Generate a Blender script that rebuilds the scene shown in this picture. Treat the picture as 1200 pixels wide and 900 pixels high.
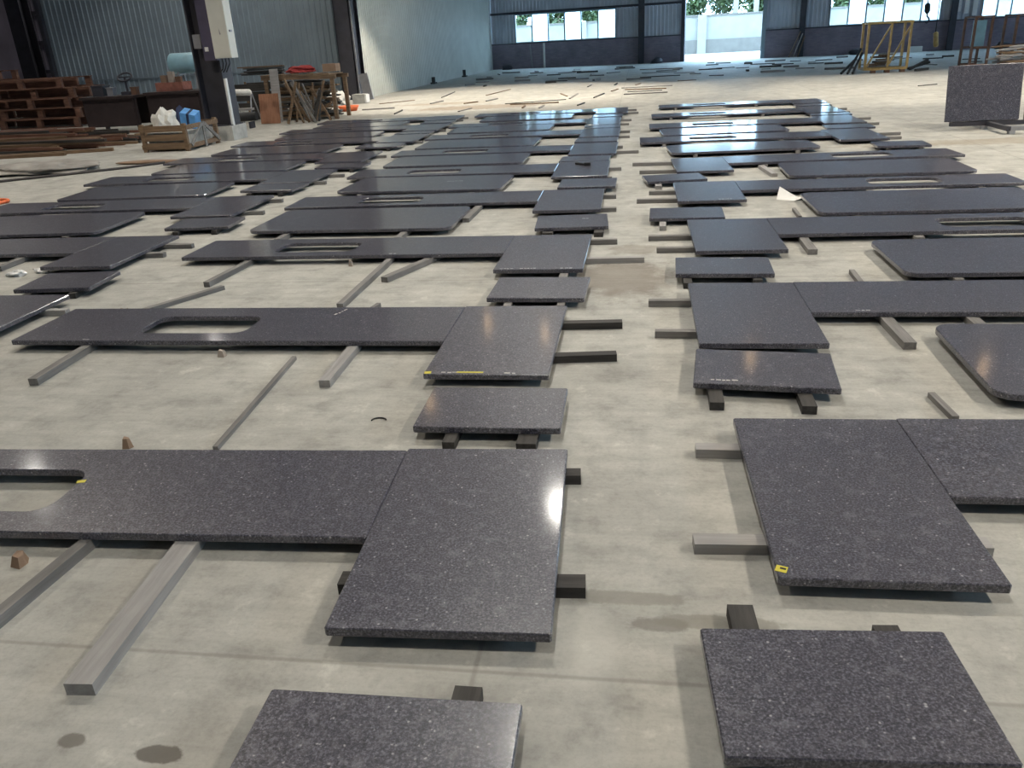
import bpy, bmesh, math, random
from mathutils import Vector, Matrix
random.seed(7)
for o in list(bpy.data.objects): bpy.data.objects.remove(o, do_unlink=True)
SC = bpy.context.scene
COL = SC.collection
PI = math.pi
R = math.radians

# ------------------------------------------------------------------ camera
cd = bpy.data.cameras.new('camera'); cd.sensor_width = 36; cd.lens = 28.5
cd.clip_start = .05; cd.clip_end = 400
cam = bpy.data.objects.new('camera', cd); COL.objects.link(cam)
_right = Vector((.9886, .14148, -.05147)); _up = Vector((-.00855, .39408, .91904)); _back = Vector((.1503, -.90812, .3908))
cam.matrix_world = Matrix(((_right.x, _up.x, _back.x, 0), (_right.y, _up.y, _back.y, 0), (_right.z, _up.z, _back.z, 1.631), (0, 0, 0, 1)))
SC.camera = cam

# ------------------------------------------------------------------ world, exposure
SC.view_settings.view_transform = 'Standard'; SC.view_settings.look = 'None'
SC.view_settings.gamma = 1; SC.view_settings.use_curve_mapping = False
SC.view_settings.exposure = 0.0
w = bpy.data.worlds.new('World'); SC.world = w; w.use_nodes = True
bg = w.node_tree.nodes['Background']
bg.inputs[0].default_value = (.46, .73, 1.0, 1); bg.inputs[1].default_value = 17.0

# ------------------------------------------------------------------ materials
MATS = {}
def nm(name):
    m = bpy.data.materials.new(name); m.use_nodes = True
    nt = m.node_tree; nt.nodes.clear()
    out = nt.nodes.new('ShaderNodeOutputMaterial'); b = nt.nodes.new('ShaderNodeBsdfPrincipled')
    nt.links.new(b.outputs[0], out.inputs[0])
    MATS[name] = m
    return m, nt, b
def N(nt, t, **kw):
    n = nt.nodes.new('ShaderNode' + t)
    for k, v in kw.items(): setattr(n, k, v)
    return n
def L(nt, a, b): nt.links.new(a, b)
def coords(nt, rnd=True, scale=(1, 1, 1)):
    tc = N(nt, 'TexCoord'); mp = N(nt, 'Mapping'); mp.inputs['Scale'].default_value = scale
    if rnd:
        oi = N(nt, 'ObjectInfo'); ml = N(nt, 'Math', operation='MULTIPLY'); ml.inputs[1].default_value = 37
        L(nt, oi.outputs['Random'], ml.inputs[0])
        va = N(nt, 'VectorMath', operation='ADD'); L(nt, tc.outputs['Object'], va.inputs[0]); L(nt, ml.outputs[0], va.inputs[1])
        L(nt, va.outputs[0], mp.inputs[0])
    else: L(nt, tc.outputs['Object'], mp.inputs[0])
    return mp.outputs[0]
def noise(nt, vec, scale, detail=3, rough=.55):
    n = N(nt, 'TexNoise'); n.inputs['Scale'].default_value = scale; n.inputs['Detail'].default_value = detail
    n.inputs['Roughness'].default_value = rough; L(nt, vec, n.inputs['Vector']); return n.outputs['Fac']
def ramp(nt, fac, stops):
    r = N(nt, 'ValToRGB'); e = r.color_ramp.elements
    while len(e) < len(stops): e.new(.5)
    for i, (p, c) in enumerate(stops):
        e[i].position = p; e[i].color = (c, c, c, 1) if not hasattr(c, '__len__') else (*c, 1)
    L(nt, fac, r.inputs[0]); return r.outputs[0]
def mix(nt, fac, a, b, mode='MIX'):
    m = N(nt, 'Mix', data_type='RGBA', blend_type=mode)
    for s, i in ((fac, 0), (a, 6), (b, 7)):
        if hasattr(s, 'is_output'): L(nt, s, m.inputs[i])
        else: m.inputs[i].default_value = s if i == 0 else (*s, 1)
    return m.outputs[2]
def bump(nt, b, h, strength=.3, dist=.01):
    n = N(nt, 'Bump'); n.inputs['Strength'].default_value = strength; n.inputs['Distance'].default_value = dist
    L(nt, h, n.inputs['Height']); L(nt, n.outputs[0], b.inputs['Normal'])

def mat_plain(name, col, rough=.6, metal=0, var=.15, scale=6, spec=.5, bmp=0):
    m, nt, b = nm(name); v = coords(nt)
    f = noise(nt, v, scale, 4)
    lo = tuple(c * (1 - var) for c in col); hi = tuple(min(1, c * (1 + var)) for c in col)
    L(nt, ramp(nt, f, [(.3, lo), (.7, hi)]), b.inputs['Base Color'])
    b.inputs['Roughness'].default_value = rough; b.inputs['Metallic'].default_value = metal
    b.inputs['Specular IOR Level'].default_value = spec
    if bmp: bump(nt, b, noise(nt, v, scale * 5, 4), bmp)
    return m
def mat_wood(name, c0, c1, rough=.75, axis=0):
    m, nt, b = nm(name); sc = [30, 30, 30]; sc[axis] = 2.2
    v = coords(nt, True, tuple(sc)); f = noise(nt, v, 1, 5, .65)
    v2 = coords(nt); g = noise(nt, v2, 3, 3)
    c = ramp(nt, f, [(.3, c0), (.7, c1)])
    c = mix(nt, .35, c, ramp(nt, g, [(.3, .25), (.7, .9)]), 'MULTIPLY')
    L(nt, c, b.inputs['Base Color']); b.inputs['Roughness'].default_value = rough
    bump(nt, b, f, .35, .004); return m

# polished granite: dark bluish grey, pale mica flecks and cloudy patches
m, nt, b = nm('granite'); v = coords(nt)
n1 = noise(nt, v, 130, 3, .7); n2 = noise(nt, v, 22, 5, .65); n3 = noise(nt, v, 45, 3, .6)
c = ramp(nt, n1, [(.34, (.015, .015, .023)), (.50, (.054, .054, .075)), (.67, (.165, .162, .205))])
c = mix(nt, ramp(nt, n2, [(.52, 0.), (.74, .45)]), c, (.24, .236, .275))
vo = N(nt, 'TexVoronoi'); vo.inputs['Scale'].default_value = 48; L(nt, v, vo.inputs['Vector'])
fl = ramp(nt, vo.outputs['Distance'], [(.10, 1.), (.26, 0.)])
c = mix(nt, mix(nt, 1, fl, ramp(nt, n3, [(.52, 0.), (.60, .8)]), 'MULTIPLY'), c, (.46, .45, .48))
L(nt, c, b.inputs['Base Color'])
L(nt, ramp(nt, n2, [(.3, .30), (.7, .42)]), b.inputs['Roughness'])
b.inputs['IOR'].default_value = 1.5; b.inputs['Coat Weight'].default_value = .75; b.inputs['Coat Roughness'].default_value = .10; b.inputs['Coat IOR'].default_value = 1.5
bump(nt, b, n1, .04, .001)

# worn concrete floor
m, nt, b = nm('concrete_floor'); v = coords(nt, False)
a1 = noise(nt, v, .55, 6, .62); a2 = noise(nt, v, 5, 6, .7); a3 = noise(nt, v, 60, 3, .7)
vs = coords(nt, False, (1.2, 9, 1)); a4 = noise(nt, vs, 1.6, 5, .65)
c = ramp(nt, a1, [(.25, (.425, .42, .388)), (.5, (.505, .50, .462)), (.75, (.56, .555, .515))])
c = mix(nt, .8, c, ramp(nt, a2, [(.3, .58), (.5, .90), (.72, 1.)]), 'MULTIPLY')
a5 = noise(nt, v, 2.1, 5, .6)
c = mix(nt, .8, c, ramp(nt, a5, [(.32, .78), (.5, .95), (.66, 1.08)]), 'MULTIPLY')
c = mix(nt, .55, c, ramp(nt, a4, [(.3, .72), (.6, 1.)]), 'MULTIPLY')
c = mix(nt, ramp(nt, a2, [(.60, 0.), (.70, .5)]), c, (.66, .655, .60))
c = mix(nt, .3, c, ramp(nt, a3, [(.25, .55), (.55, 1.)]), 'MULTIPLY')
# individual stains: (x, y, rx, ry, colour, strength)
tc = N(nt, 'TexCoord')
def stain(c, x, y, rx, ry, col, s, soft=.5):
    mp = N(nt, 'Mapping', vector_type='POINT'); mp.inputs['Location'].default_value = (-x / rx, -y / ry, 0); mp.inputs['Scale'].default_value = (1 / rx, 1 / ry, 0)
    L(nt, tc.outputs['Object'], mp.inputs[0])
    ln = N(nt, 'VectorMath', operation='LENGTH'); L(nt, mp.outputs[0], ln.inputs[0])
    ad = N(nt, 'Math', operation='MULTIPLY_ADD'); L(nt, a2, ad.inputs[0]); ad.inputs[1].default_value = 1.4; L(nt, ln.outputs['Value'], ad.inputs[2])
    f = ramp(nt, ad.outputs[0], [(0, s), (.5, s), (min(.99, .5 + soft), 0.)])
    f2 = N(nt, 'Math', operation='MULTIPLY'); f2.inputs[1].default_value = .40; L(nt, ad.outputs[0], f2.inputs[0])
    f = ramp(nt, f2.outputs[0], [(.52, s), (.52 + soft * .4, 0.)])
    return mix(nt, f, c, col)
for q in [(-.12, 5.75, .42, .55, (.17, .14, .11), .6, .5), (.02, 6.6, .3, .2, (.2, .17, .13), .4, .4), (-.93, 1.36, .09, .04, (.16, .15, .13), .9, .15),
          (-1.20, 1.38, .10, .04, (.14, .13, .115), .9, .15), (-1.45, 1.4, .05, .03, (.16, .15, .13), .8, .2), (-.02, 2.1, .25, .05, (.24, .23, .2), .6, .2),
          (.08, 1.98, .12, .05, (.2, .19, .17), .7, .2), (-.12, 1.86, .09, .16, (.60, .59, .54), .35, .6), (.25, 2.0, .3, .05, (.23, .22, .19), .6, .2),
          (-4.2, 22.6, 2.2, .9, (.20, .13, .07), .55, .4), (-5.6, 24.5, 1.6, .6, (.22, .15, .08), .4, .5), (-10.2, 12.4, 1.6, .5, (.15, .14, .13), .6, .4), (5.5, 12.4, 3, .35, (.3, .25, .18), .5, .5)]:
    c = stain(c, *q)
# saw-cut joints
sx = N(nt, 'SeparateXYZ'); L(nt, tc.outputs['Object'], sx.inputs[0])
for ax, per, off in (('Y', 4.0, 1.74), ('X', 5.0, -.44)):
    md = N(nt, 'Math', operation='PINGPONG'); sb = N(nt, 'Math', operation='SUBTRACT'); sb.inputs[1].default_value = off
    L(nt, sx.outputs[ax], sb.inputs[0]); L(nt, sb.outputs[0], md.inputs[0]); md.inputs[1].default_value = per / 2
    c = mix(nt, ramp(nt, md.outputs[0], [(.0, .45), (.006, .4), (.009, 0.)]), c, (.2, .19, .165))
L(nt, c, b.inputs['Base Color'])
L(nt, ramp(nt, a1, [(.3, .62), (.7, .78)]), b.inputs['Roughness']); b.inputs['Specular IOR Level'].default_value = .25
bump(nt, b, a3, .12, .003)

mat_wood('wood_grey', (.15, .145, .14), (.29, .28, .27))
mat_wood('wood_pale', (.30, .29, .285), (.45, .44, .43))
mat_wood('wood_dark', (.025, .023, .022), (.075, .07, .065))
mat_wood('wood_brown', (.12, .075, .045), (.30, .20, .12))
mat_wood('wood_red', (.10, .045, .03), (.24, .12, .08))
mat_wood('plywood', (.33, .15, .085), (.46, .23, .14), axis=2)
mat_plain('chip_wood', (.28, .19, .13), .8)
mat_plain('chip_stone', (.42, .36, .31), .8)
mat_plain('sheet_white', (.55, .57, .53), .45, 0, .08, 1.2)
mat_plain('sheet_back', (.52, .54, .60), .5, 0, .12, 1.0)
mat_plain('sheet_grey', (.25, .31, .36), .55, 0, .12, 1.0)
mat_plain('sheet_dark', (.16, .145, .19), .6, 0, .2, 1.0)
mat_plain('roof_sheet', (.55, .55, .56), .6, 0, .1, 1)
mat_plain('steel_dark', (.045, .045, .058), .55, 0, .2, 4)
mat_plain('steel_purple', (.085, .075, .125), .5, 0, .12, 4)
mat_plain('steel_grey', (.30, .31, .33), .5, .3, .12, 6)
mat_plain('bench_paint', (.030, .019, .020), .6, 0, .3, 4)
mat_plain('steel_rust', (.16, .085, .055), .75, 0, .3, 9)
mat_plain('paint_cream', (.62, .62, .56), .45, 0, .05, 3)
mat_plain('paint_grey', (.24, .24, .26), .5, 0, .1, 8)
mat_plain('paint_white', (.75, .75, .74), .5, 0, .06, 6)
mat_plain('paint_yellow', (.46, .31, .11), .55, 0, .2, 8)
mat_plain('paint_blue', (.30, .52, .62), .5, 0, .12, 5)
mat_plain('paint_orange', (.75, .16, .05), .5, 0, .12, 8)
mat_plain('bright_blue', (.12, .36, .75), .6, 0, .15, 9)
mat_plain('navy', (.02, .035, .10), .7, 0, .2, 9)
mat_plain('red_cloth', (.28, .03, .03), .85, 0, .25, 14, bmp=.3)
mat_plain('white_cloth', (.72, .71, .67), .85, 0, .12, 14, bmp=.3)
mat_plain('paper', (.82, .82, .80), .8, 0, .04, 9)
mat_plain('plastic_film', (.75, .76, .76), .25, 0, .08, 20)
mat_plain('yellow_tape', (.62, .55, .06), .6, 0, .15, 60)
mat_plain('chalk', (.55, .54, .52), .9, 0, .2, 80)
mat_plain('rubber_black', (.015, .015, .017), .6, 0, .2, 10)
mat_plain('hose', (.05, .045, .045), .6, 0, .3, 10)
mat_plain('tarp', (.30, .285, .265), .85, 0, .3, 3, bmp=.4)
mat_plain('concrete_block', (.42, .42, .40), .85, 0, .15, 9, bmp=.4)
mat_plain('rust_red', (.30, .12, .09), .8, 0, .25, 9)
mat_plain('yard', (.36, .34, .30), .9, 0, .08, 2)
mat_plain('plaster', (.24, .225, .20), .9, 0, .06, 1.5)
mat_plain('render_grey', (.14, .125, .11), .9, 0, .12, 2)
mat_plain('bark', (.16, .12, .085), .9, 0, .3, 9)
mat_plain('window_frame', (.28, .36, .42), .4, .4, .06, 6)
m, nt, b = nm('leaf'); oi = N(nt, 'ObjectInfo'); v = coords(nt); f = noise(nt, v, 2.3, 4)
L(nt, ramp(nt, f, [(.3, (.014, .028, .006)), (.7, (.055, .085, .018))]), b.inputs['Base Color']); b.inputs['Roughness'].default_value = .6
# dado brickwork of the gable wall
m, nt, b = nm('brick_dado'); v = coords(nt, False); br = N(nt, 'TexBrick'); L(nt, v, br.inputs['Vector'])
rx = N(nt, 'Mapping'); rx.inputs['Rotation'].default_value = (R(90), 0, 0); L(nt, v, rx.inputs[0]); L(nt, rx.outputs[0], br.inputs['Vector'])
br.inputs['Scale'].default_value = 1; br.inputs['Brick Width'].default_value = .24; br.inputs['Row Height'].default_value = .07; br.inputs['Mortar Size'].default_value = .008
br.inputs['Color1'].default_value = (.26, .22, .29, 1); br.inputs['Color2'].default_value = (.32, .27, .33, 1); br.inputs['Mortar'].default_value = (.28, .25, .28, 1)
f = noise(nt, v, 1.3, 5); L(nt, mix(nt, .6, br.outputs['Color'], ramp(nt, f, [(.3, .5), (.7, 1.)]), 'MULTIPLY'), b.inputs['Base Color'])
b.inputs['Roughness'].default_value = .85; bump(nt, b, br.outputs['Fac'], -.3, .005)
# clear window pane and frosted window pane
m, nt, b = nm('glass_clear'); b.inputs['Base Color'].default_value = (.97, 1, .99, 1); b.inputs['Roughness'].default_value = 0; b.inputs['IOR'].default_value = 1.05
b.inputs['Transmission Weight'].default_value = 1
m, nt, b = nm('glass_frosted'); nt.nodes.remove(b); out = [n for n in nt.nodes if n.type == 'OUTPUT_MATERIAL'][0]
tl = N(nt, 'BsdfTranslucent'); tl.inputs[0].default_value = (.82, .86, .88, 1); df = N(nt, 'BsdfDiffuse'); df.inputs[0].default_value = (.6, .63, .65, 1)
ms = N(nt, 'MixShader'); ms.inputs[0].default_value = .15; L(nt, tl.outputs[0], ms.inputs[1]); L(nt, df.outputs[0], ms.inputs[2]); L(nt, ms.outputs[0], out.inputs[0])
for n_, c_ in (('lamp_white', (1, .95, .87)), ('lamp_warm', (1, .66, .36))):
    m, nt, b = nm(n_); b.inputs['Emission Color'].default_value = (*c_, 1); b.inputs['Emission Strength'].default_value = 150 if n_ == 'lamp_white' else 18

# ------------------------------------------------------------------ mesh helpers
class MB:
    def __init__(s): s.v = []; s.f = []; s.sm = []
    def add(s, vs, fs, smooth=False):
        o = len(s.v); s.v += [Vector(p) for p in vs]
        for f in fs: s.f.append([i + o for i in f]); s.sm.append(smooth)
        return s
    def box(s, c, d, M=None):
        x, y, z = d[0] / 2, d[1] / 2, d[2] / 2; c = Vector(c)
        P = [Vector(p) for p in ((-x, -y, -z), (x, -y, -z), (x, y, -z), (-x, y, -z), (-x, -y, z), (x, -y, z), (x, y, z), (-x, y, z))]
        if M is not None: P = [M @ p for p in P]
        return s.add([c + p for p in P], [(0, 3, 2, 1), (4, 5, 6, 7), (0, 1, 5, 4), (1, 2, 6, 5), (2, 3, 7, 6), (3, 0, 4, 7)])
    def b2(s, x0, x1, y0, y1, z0, z1): return s.box(((x0 + x1) / 2, (y0 + y1) / 2, (z0 + z1) / 2), (x1 - x0, y1 - y0, z1 - z0))
    def beam(s, p, q, wd, ht, roll=0):
        p = Vector(p); q = Vector(q); d = q - p; ln = d.length; d.normalize()
        up = Vector((0, 0, 1)) if abs(d.z) < .95 else Vector((0, 1, 0))
        sd = d.cross(up).normalized(); u = sd.cross(d)
        M = Matrix((d, sd, u)).transposed()
        if roll: M = M @ Matrix.Rotation(roll, 3, 'X')
        return s.box((p + q) / 2, (ln, wd, ht), M)
    def tube(s, pts, r, n=8, cap=True):
        pts = [Vector(p) for p in pts]; rings = []; rr = r if hasattr(r, '__len__') else [r] * len(pts)
        prev = None
        for i, p in enumerate(pts):
            d = (pts[min(i + 1, len(pts) - 1)] - pts[max(i - 1, 0)]).normalized()
            a = prev if prev is not None else (Vector((0, 0, 1)) if abs(d.z) < .9 else Vector((1, 0, 0)))
            a = (a - d * a.dot(d)).normalized(); b_ = d.cross(a); prev = a
            rings.append([p + (a * math.cos(2 * PI * k / n) + b_ * math.sin(2 * PI * k / n)) * rr[i] for k in range(n)])
        vs = [x for g in rings for x in g]; fs = []
        for i in range(len(pts) - 1):
            for k in range(n): fs.append((i * n + k, i * n + (k + 1) % n, (i + 1) * n + (k + 1) % n, (i + 1) * n + k))
        s.add(vs, fs, True)
        if cap: s.add(rings[0], [tuple(range(n))[::-1]]); s.add(rings[-1], [tuple(range(n))])
        return s
    def lathe(s, c, prof, n=20):
        c = Vector(c); vs = []; fs = []
        for (r, z) in prof:
            for k in range(n): vs.append(c + Vector((r * math.cos(2 * PI * k / n), r * math.sin(2 * PI * k / n), z)))
        for i in range(len(prof) - 1):
            for k in range(n): fs.append((i * n + k, i * n + (k + 1) % n, (i + 1) * n + (k + 1) % n, (i + 1) * n + k))
        return s.add(vs, fs, True)
    def build(s, name, mat, parent=None, M=None):
        vs = s.v
        if M is not None: vs = [M @ p for p in vs]
        lo = [min(p[i] for p in vs) for i in range(3)]; hi = [max(p[i] for p in vs) for i in range(3)]
        base = Vector(((lo[0] + hi[0]) / 2, (lo[1] + hi[1]) / 2, lo[2]))
        me = bpy.data.meshes.new(name); me.from_pydata([p - base for p in vs], [], s.f); me.update()
        me.polygons.foreach_set('use_smooth', s.sm)
        me.materials.append(MATS[mat])
        o = bpy.data.objects.new(name, me); COL.objects.link(o)
        o.location = base
        if parent is not None:
            o.parent = parent; o.location = base - absloc(parent)
        return o
def absloc(o):
    v = o.location.copy()
    while o.parent is not None: o = o.parent; v += o.location
    return v
def tag(o, label, cat, group=None, kind=None):
    if label: o['label'] = label
    if cat: o['category'] = cat
    if group: o['group'] = group
    if kind: o['kind'] = kind
    return o
def struct(o, label=None):
    o['kind'] = 'structure'
    if label: o['label'] = label
    return o
def empty(name, loc, label, cat, group=None):
    o = bpy.data.objects.new(name, None); o.empty_display_size = .1; COL.objects.link(o); o.location = loc
    return tag(o, label, cat, group)
def corr(mb, p0, p1, z0, z1, pitch=.2, dep=.03):
    """trapezoid-ribbed sheet standing on the line p0-p1"""
    p0 = Vector(p0); p1 = Vector(p1); d = p1 - p0; ln = d.length; d.normalize(); nrm = Vector((d.y, -d.x))
    prof = []; t = 0
    while t < ln:
        for a, h in ((0, 0), (.5, 0), (.62, 1), (.88, 1)):
            u = t + a * pitch
            if u < ln: prof.append((u, h * dep))
        t += pitch
    prof.append((ln, 0)); vs = []; fs = []
    for (u, h) in prof:
        q = p0 + d * u + nrm * h
        vs += [(q.x, q.y, z0), (q.x, q.y, z1)]
    for i in range(len(prof) - 1): fs.append((2 * i, 2 * i + 2, 2 * i + 3, 2 * i + 1))
    return mb.add(vs, fs)
def blob(c, r, seed, n=3, amp=.25, freq=2.2, smooth=True):
    """irregular lump"""
    bm = bmesh.new(); bmesh.ops.create_icosphere(bm, subdivisions=n, radius=1); rnd = random.Random(seed)
    ph = [(rnd.uniform(0, 6.3), Vector((rnd.gauss(0, 1), rnd.gauss(0, 1), rnd.gauss(0, 1))) * freq) for _ in range(7)]
    vs = []
    for v in bm.verts:
        k = 1 + amp * sum(math.sin(v.co.dot(d) + p) for p, d in ph) / 3
        q = v.co * k; q = Vector((q.x * r[0], q.y * r[1], q.z * r[2]))
        vs.append(q)
    zmin = -r[2] * .55
    vs = [Vector((q.x, q.y, max(q.z, zmin))) - Vector((0, 0, zmin)) + Vector(c) for q in vs]
    mb = MB(); mb.add(vs, [[v.index for v in f.verts] for f in bm.faces], smooth); bm.free(); return mb

# ================================================================== STRUCTURE
def rectplane(x0, x1, y0, y1, z, up=True):
    mb = MB(); mb.add([(x0, y0, z), (x1, y0, z), (x1, y1, z), (x0, y1, z)], [(0, 1, 2, 3) if up else (3, 2, 1, 0)]); return mb
fl = MB().b2(-27, 27, -13, 53.5, -.2, 0)
fo = fl.build('floor', 'concrete_floor'); struct(fo)
# keep floor texture coordinates equal to world x, y
fo.data.transform(Matrix.Translation(fo.location)); fo.location = (0, 0, 0)

# gable wall at the far end: local s runs along it, origin at the left corner
WA = math.atan(-.2); WO = Vector((-8.6, 51.52, 0)); WM = Matrix.Translation(WO) @ Matrix.Rotation(WA, 4, 'Z')
def ws(X): return (X + 8.6) / math.cos(WA)
D0, D1 = ws(2.52), ws(6.5)
W1 = (ws(-7.13), ws(-1.25)); W2 = (ws(9.75), ws(14.85)); W3 = (ws(16.6), ws(18.5)); SILL, HEAD = 1.35, 2.93
SE = 36.0
dado = MB(); dado.b2(-.3, D0, 0, .24, 0, SILL); dado.b2(D1, SE, 0, .24, 0, SILL)
wb = dado.build('wall_back', 'brick_dado', None, WM); struct(wb, 'dark brick dado wall with ribbed cladding above at the far end')
def part(mb, name, mat, par, M=None): return mb.build(name, mat, par, M)
spans = [(-.3, W1[0]), (W1[1], D0), (D1, W2[0]), (W2[1], W3[0]), (W3[1], SE)]
for a, b_ in spans: part(corr(MB(), (a, .10), (b_, .10), SILL, HEAD, .21, .035), 'cladding_panel', 'sheet_back', wb, WM)
part(corr(MB(), (-.3, .10), (D0, .10), HEAD, 9, .21, .035), 'cladding_panel', 'sheet_back', wb, WM)
part(corr(MB(), (D1, .10), (SE, .10), HEAD, 9, .21, .035), 'cladding_panel', 'sheet_back', wb, WM)
part(corr(MB(), (D0, .10), (D1, .10), 4.6, 9, .21, .035), 'cladding_panel', 'sheet_back', wb, WM)
for a, b_ in ((-.3, D0), (D1, SE)):
    part(MB().b2(a, b_, -.02, .08, HEAD + .02, HEAD + .14), 'girt', 'steel_dark', wb, WM)
    part(MB().b2(a, b_, -.03, .10, SILL, SILL + .05), 'girt', 'steel_dark', wb, WM)
for X in (.2, 8.5, 15.4):
    s_ = ws(X); mb = MB(); mb.b2(s_ - .14, s_ + .14, -.34, -.32, 0, 9); mb.b2(s_ - .14, s_ + .14, -.06, -.04, 0, 9); mb.b2(s_ - .012, s_ + .012, -.32, -.06, 0, 9)
    part(mb, 'column', 'steel_dark', wb, WM)
for s_ in (D0 - .1, D1 + .1): part(MB().b2(s_ - .1, s_ + .1, -.06, .28, 0, 4.7), 'door_jamb', 'steel_dark' if s_ < D1 else 'window_frame', wb, WM)
part(MB().b2(D0 - .2, D1 + .2, -.06, .28, 4.5, 4.7), 'lintel', 'steel_dark', wb, WM)
# white posts standing against the dado
# windows: six sliding panes each, alternately clear and frosted
def window(name, s0, s1, n, first):
    e = MB(); fw = .05
    e.b2(s0, s1, .02, .12, SILL + .05, SILL + .05 + fw); e.b2(s0, s1, .02, .12, HEAD - fw, HEAD + .02)
    e.b2(s0, s0 + fw, .02, .12, SILL + .05, HEAD); e.b2(s1 - fw, s1, .02, .12, SILL + .05, HEAD)
    o = struct(e.build(name, 'window_frame', None, WM))
    pw = (s1 - s0 - 2 * fw) / n
    for i in range(n):
        a = s0 + fw + i * pw; y = .05 if i % 2 == first else .085
        part(MB().b2(a + .02, a + pw - .02, y, y + .008, SILL + .1, HEAD - fw), 'pane', 'glass_clear' if i % 2 == first else 'glass_frosted', o, WM)
        if i: part(MB().b2(a - .035, a + .035, .03, .11, SILL + .1, HEAD - fw), 'mullion', 'window_frame', o, WM)
window('window_1', *W1, 6, 0); window('window_2', *W2, 6, 0); window('window_3', *W3, 3, 1)

# left side: cream ribbed wall running back from the second column
wl = MB(); corr(wl, (-9.35, 29.0), (-8.62, 51.6), .0, 9, .2, .03)
wlo = struct(wl.build('wall_left', 'sheet_white'), 'pale ribbed sheet wall running to the far corner')
part(MB().b2(-8.72, -8.60, 51.0, 51.25, 0, 9), 'downpipe', 'paint_white', wlo)
# transverse grey ribbed wall closing the side bay
wt = corr(MB(), (-21.0, 29.05), (-9.95, 28.95), .0, 9, .2, .03)
wto = struct(wt.build('wall_side_bay', 'sheet_grey'), 'grey-green ribbed sheet wall across the side bay')
part(MB().b2(-21.1, -20.96, 28.85, 29.1, 0, 9), 'corner_trim', 'steel_dark', wto)
part(MB().b2(-20.9, -10.0, 28.94, 28.99, 1.02, 1.06), 'girt', 'sheet_grey', wto)
# dark bay beyond the opening
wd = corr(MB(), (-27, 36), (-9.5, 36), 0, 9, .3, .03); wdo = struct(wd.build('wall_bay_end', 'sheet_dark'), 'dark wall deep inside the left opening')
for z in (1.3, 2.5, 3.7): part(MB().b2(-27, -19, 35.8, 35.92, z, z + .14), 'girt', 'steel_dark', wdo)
mb = MB(); mb.b2(-24.2, -23.6, 31.4, 31.45, 0, 9); mb.b2(-24.2, -23.6, 31.95, 32.0, 0, 9); mb.b2(-23.92, -23.88, 31.45, 31.95, 0, 9)
part(mb, 'column', 'steel_dark', wdo)
CZ0, CZ1 = 7.5, 8.4         # unseen clerestory opening on the right, added to let in fill daylight
def side_wall(name, x, ya, yb, mat):
    mb = MB(); mb.b2(x - .1, x + .1, ya, yb, 0, CZ0); mb.b2(x - .1, x + .1, ya, yb, CZ1, 9)
    o = struct(mb.build(name, mat))
    y = ya
    while y <= yb + .01: part(MB().b2(x - .1, x + .1, max(ya, y - .15), min(yb, y + .15), CZ0, CZ1), 'mullion', 'steel_grey', o); y += (yb - ya) / 8
    ld = bpy.data.lights.new('daylight_portal', 'AREA'); ld.shape = 'RECTANGLE'; ld.size = CZ1 - CZ0; ld.size_y = yb - ya; ld.cycles.is_portal = True
    lo = bpy.data.objects.new('daylight_portal', ld); COL.objects.link(lo); lo.location = (x + (.2 if x < 0 else -.2), (ya + yb) / 2, (CZ0 + CZ1) / 2)
    lo.rotation_euler = (0, R(-90 if x < 0 else 90), 0); return o
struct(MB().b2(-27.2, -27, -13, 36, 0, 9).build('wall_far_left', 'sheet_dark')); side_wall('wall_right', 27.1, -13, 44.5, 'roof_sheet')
struct(MB().b2(-27, 27, -13.2, -13, 0, 9).build('wall_front', 'roof_sheet'))
for (X0, X1, z0, z1) in ((2.52, 6.5, 0, 4.5), (-7.13, -1.25, SILL, HEAD), (9.75, 14.85, SILL, HEAD), (16.6, 18.5, SILL, HEAD)):
    ld = bpy.data.lights.new('daylight_portal', 'AREA'); ld.shape = 'RECTANGLE'; ld.size = ws(X1) - ws(X0); ld.size_y = z1 - z0; ld.cycles.is_portal = True
    lo = bpy.data.objects.new('daylight_portal', ld); COL.objects.link(lo)
    lo.matrix_world = WM @ Matrix.Translation(((ws(X0) + ws(X1)) / 2, .4, (z0 + z1) / 2)) @ Matrix.Rotation(R(-90), 4, 'X')
ro = struct(MB().b2(-27.2, 27.2, -13.2, 53.6, 9, 9.1).build('ceiling', 'roof_sheet'))
for y in range(-8, 52, 7): part(MB().b2(-27, 27, y - .12, y + .12, 8.5, 8.99), 'rafter', 'steel_grey', ro)

# second column (dark steel) at the start of the cream wall
mb = MB(); mb.b2(-9.98, -9.95, 28.35, 28.85, 0, 9); mb.b2(-9.98, -9.44, 28.35, 28.38, 0, 9); mb.b2(-9.47, -9.44, 28.35, 28.85, 0, 9)
c2 = mb.build('steel_column', 'steel_dark'); tag(c2, 'dark steel column where the grey wall meets the cream wall', 'column')
part(MB().b2(-9.44, -9.40, 28.42, 28.46, .0, 9), 'conduit', 'paint_grey', c2)

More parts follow.
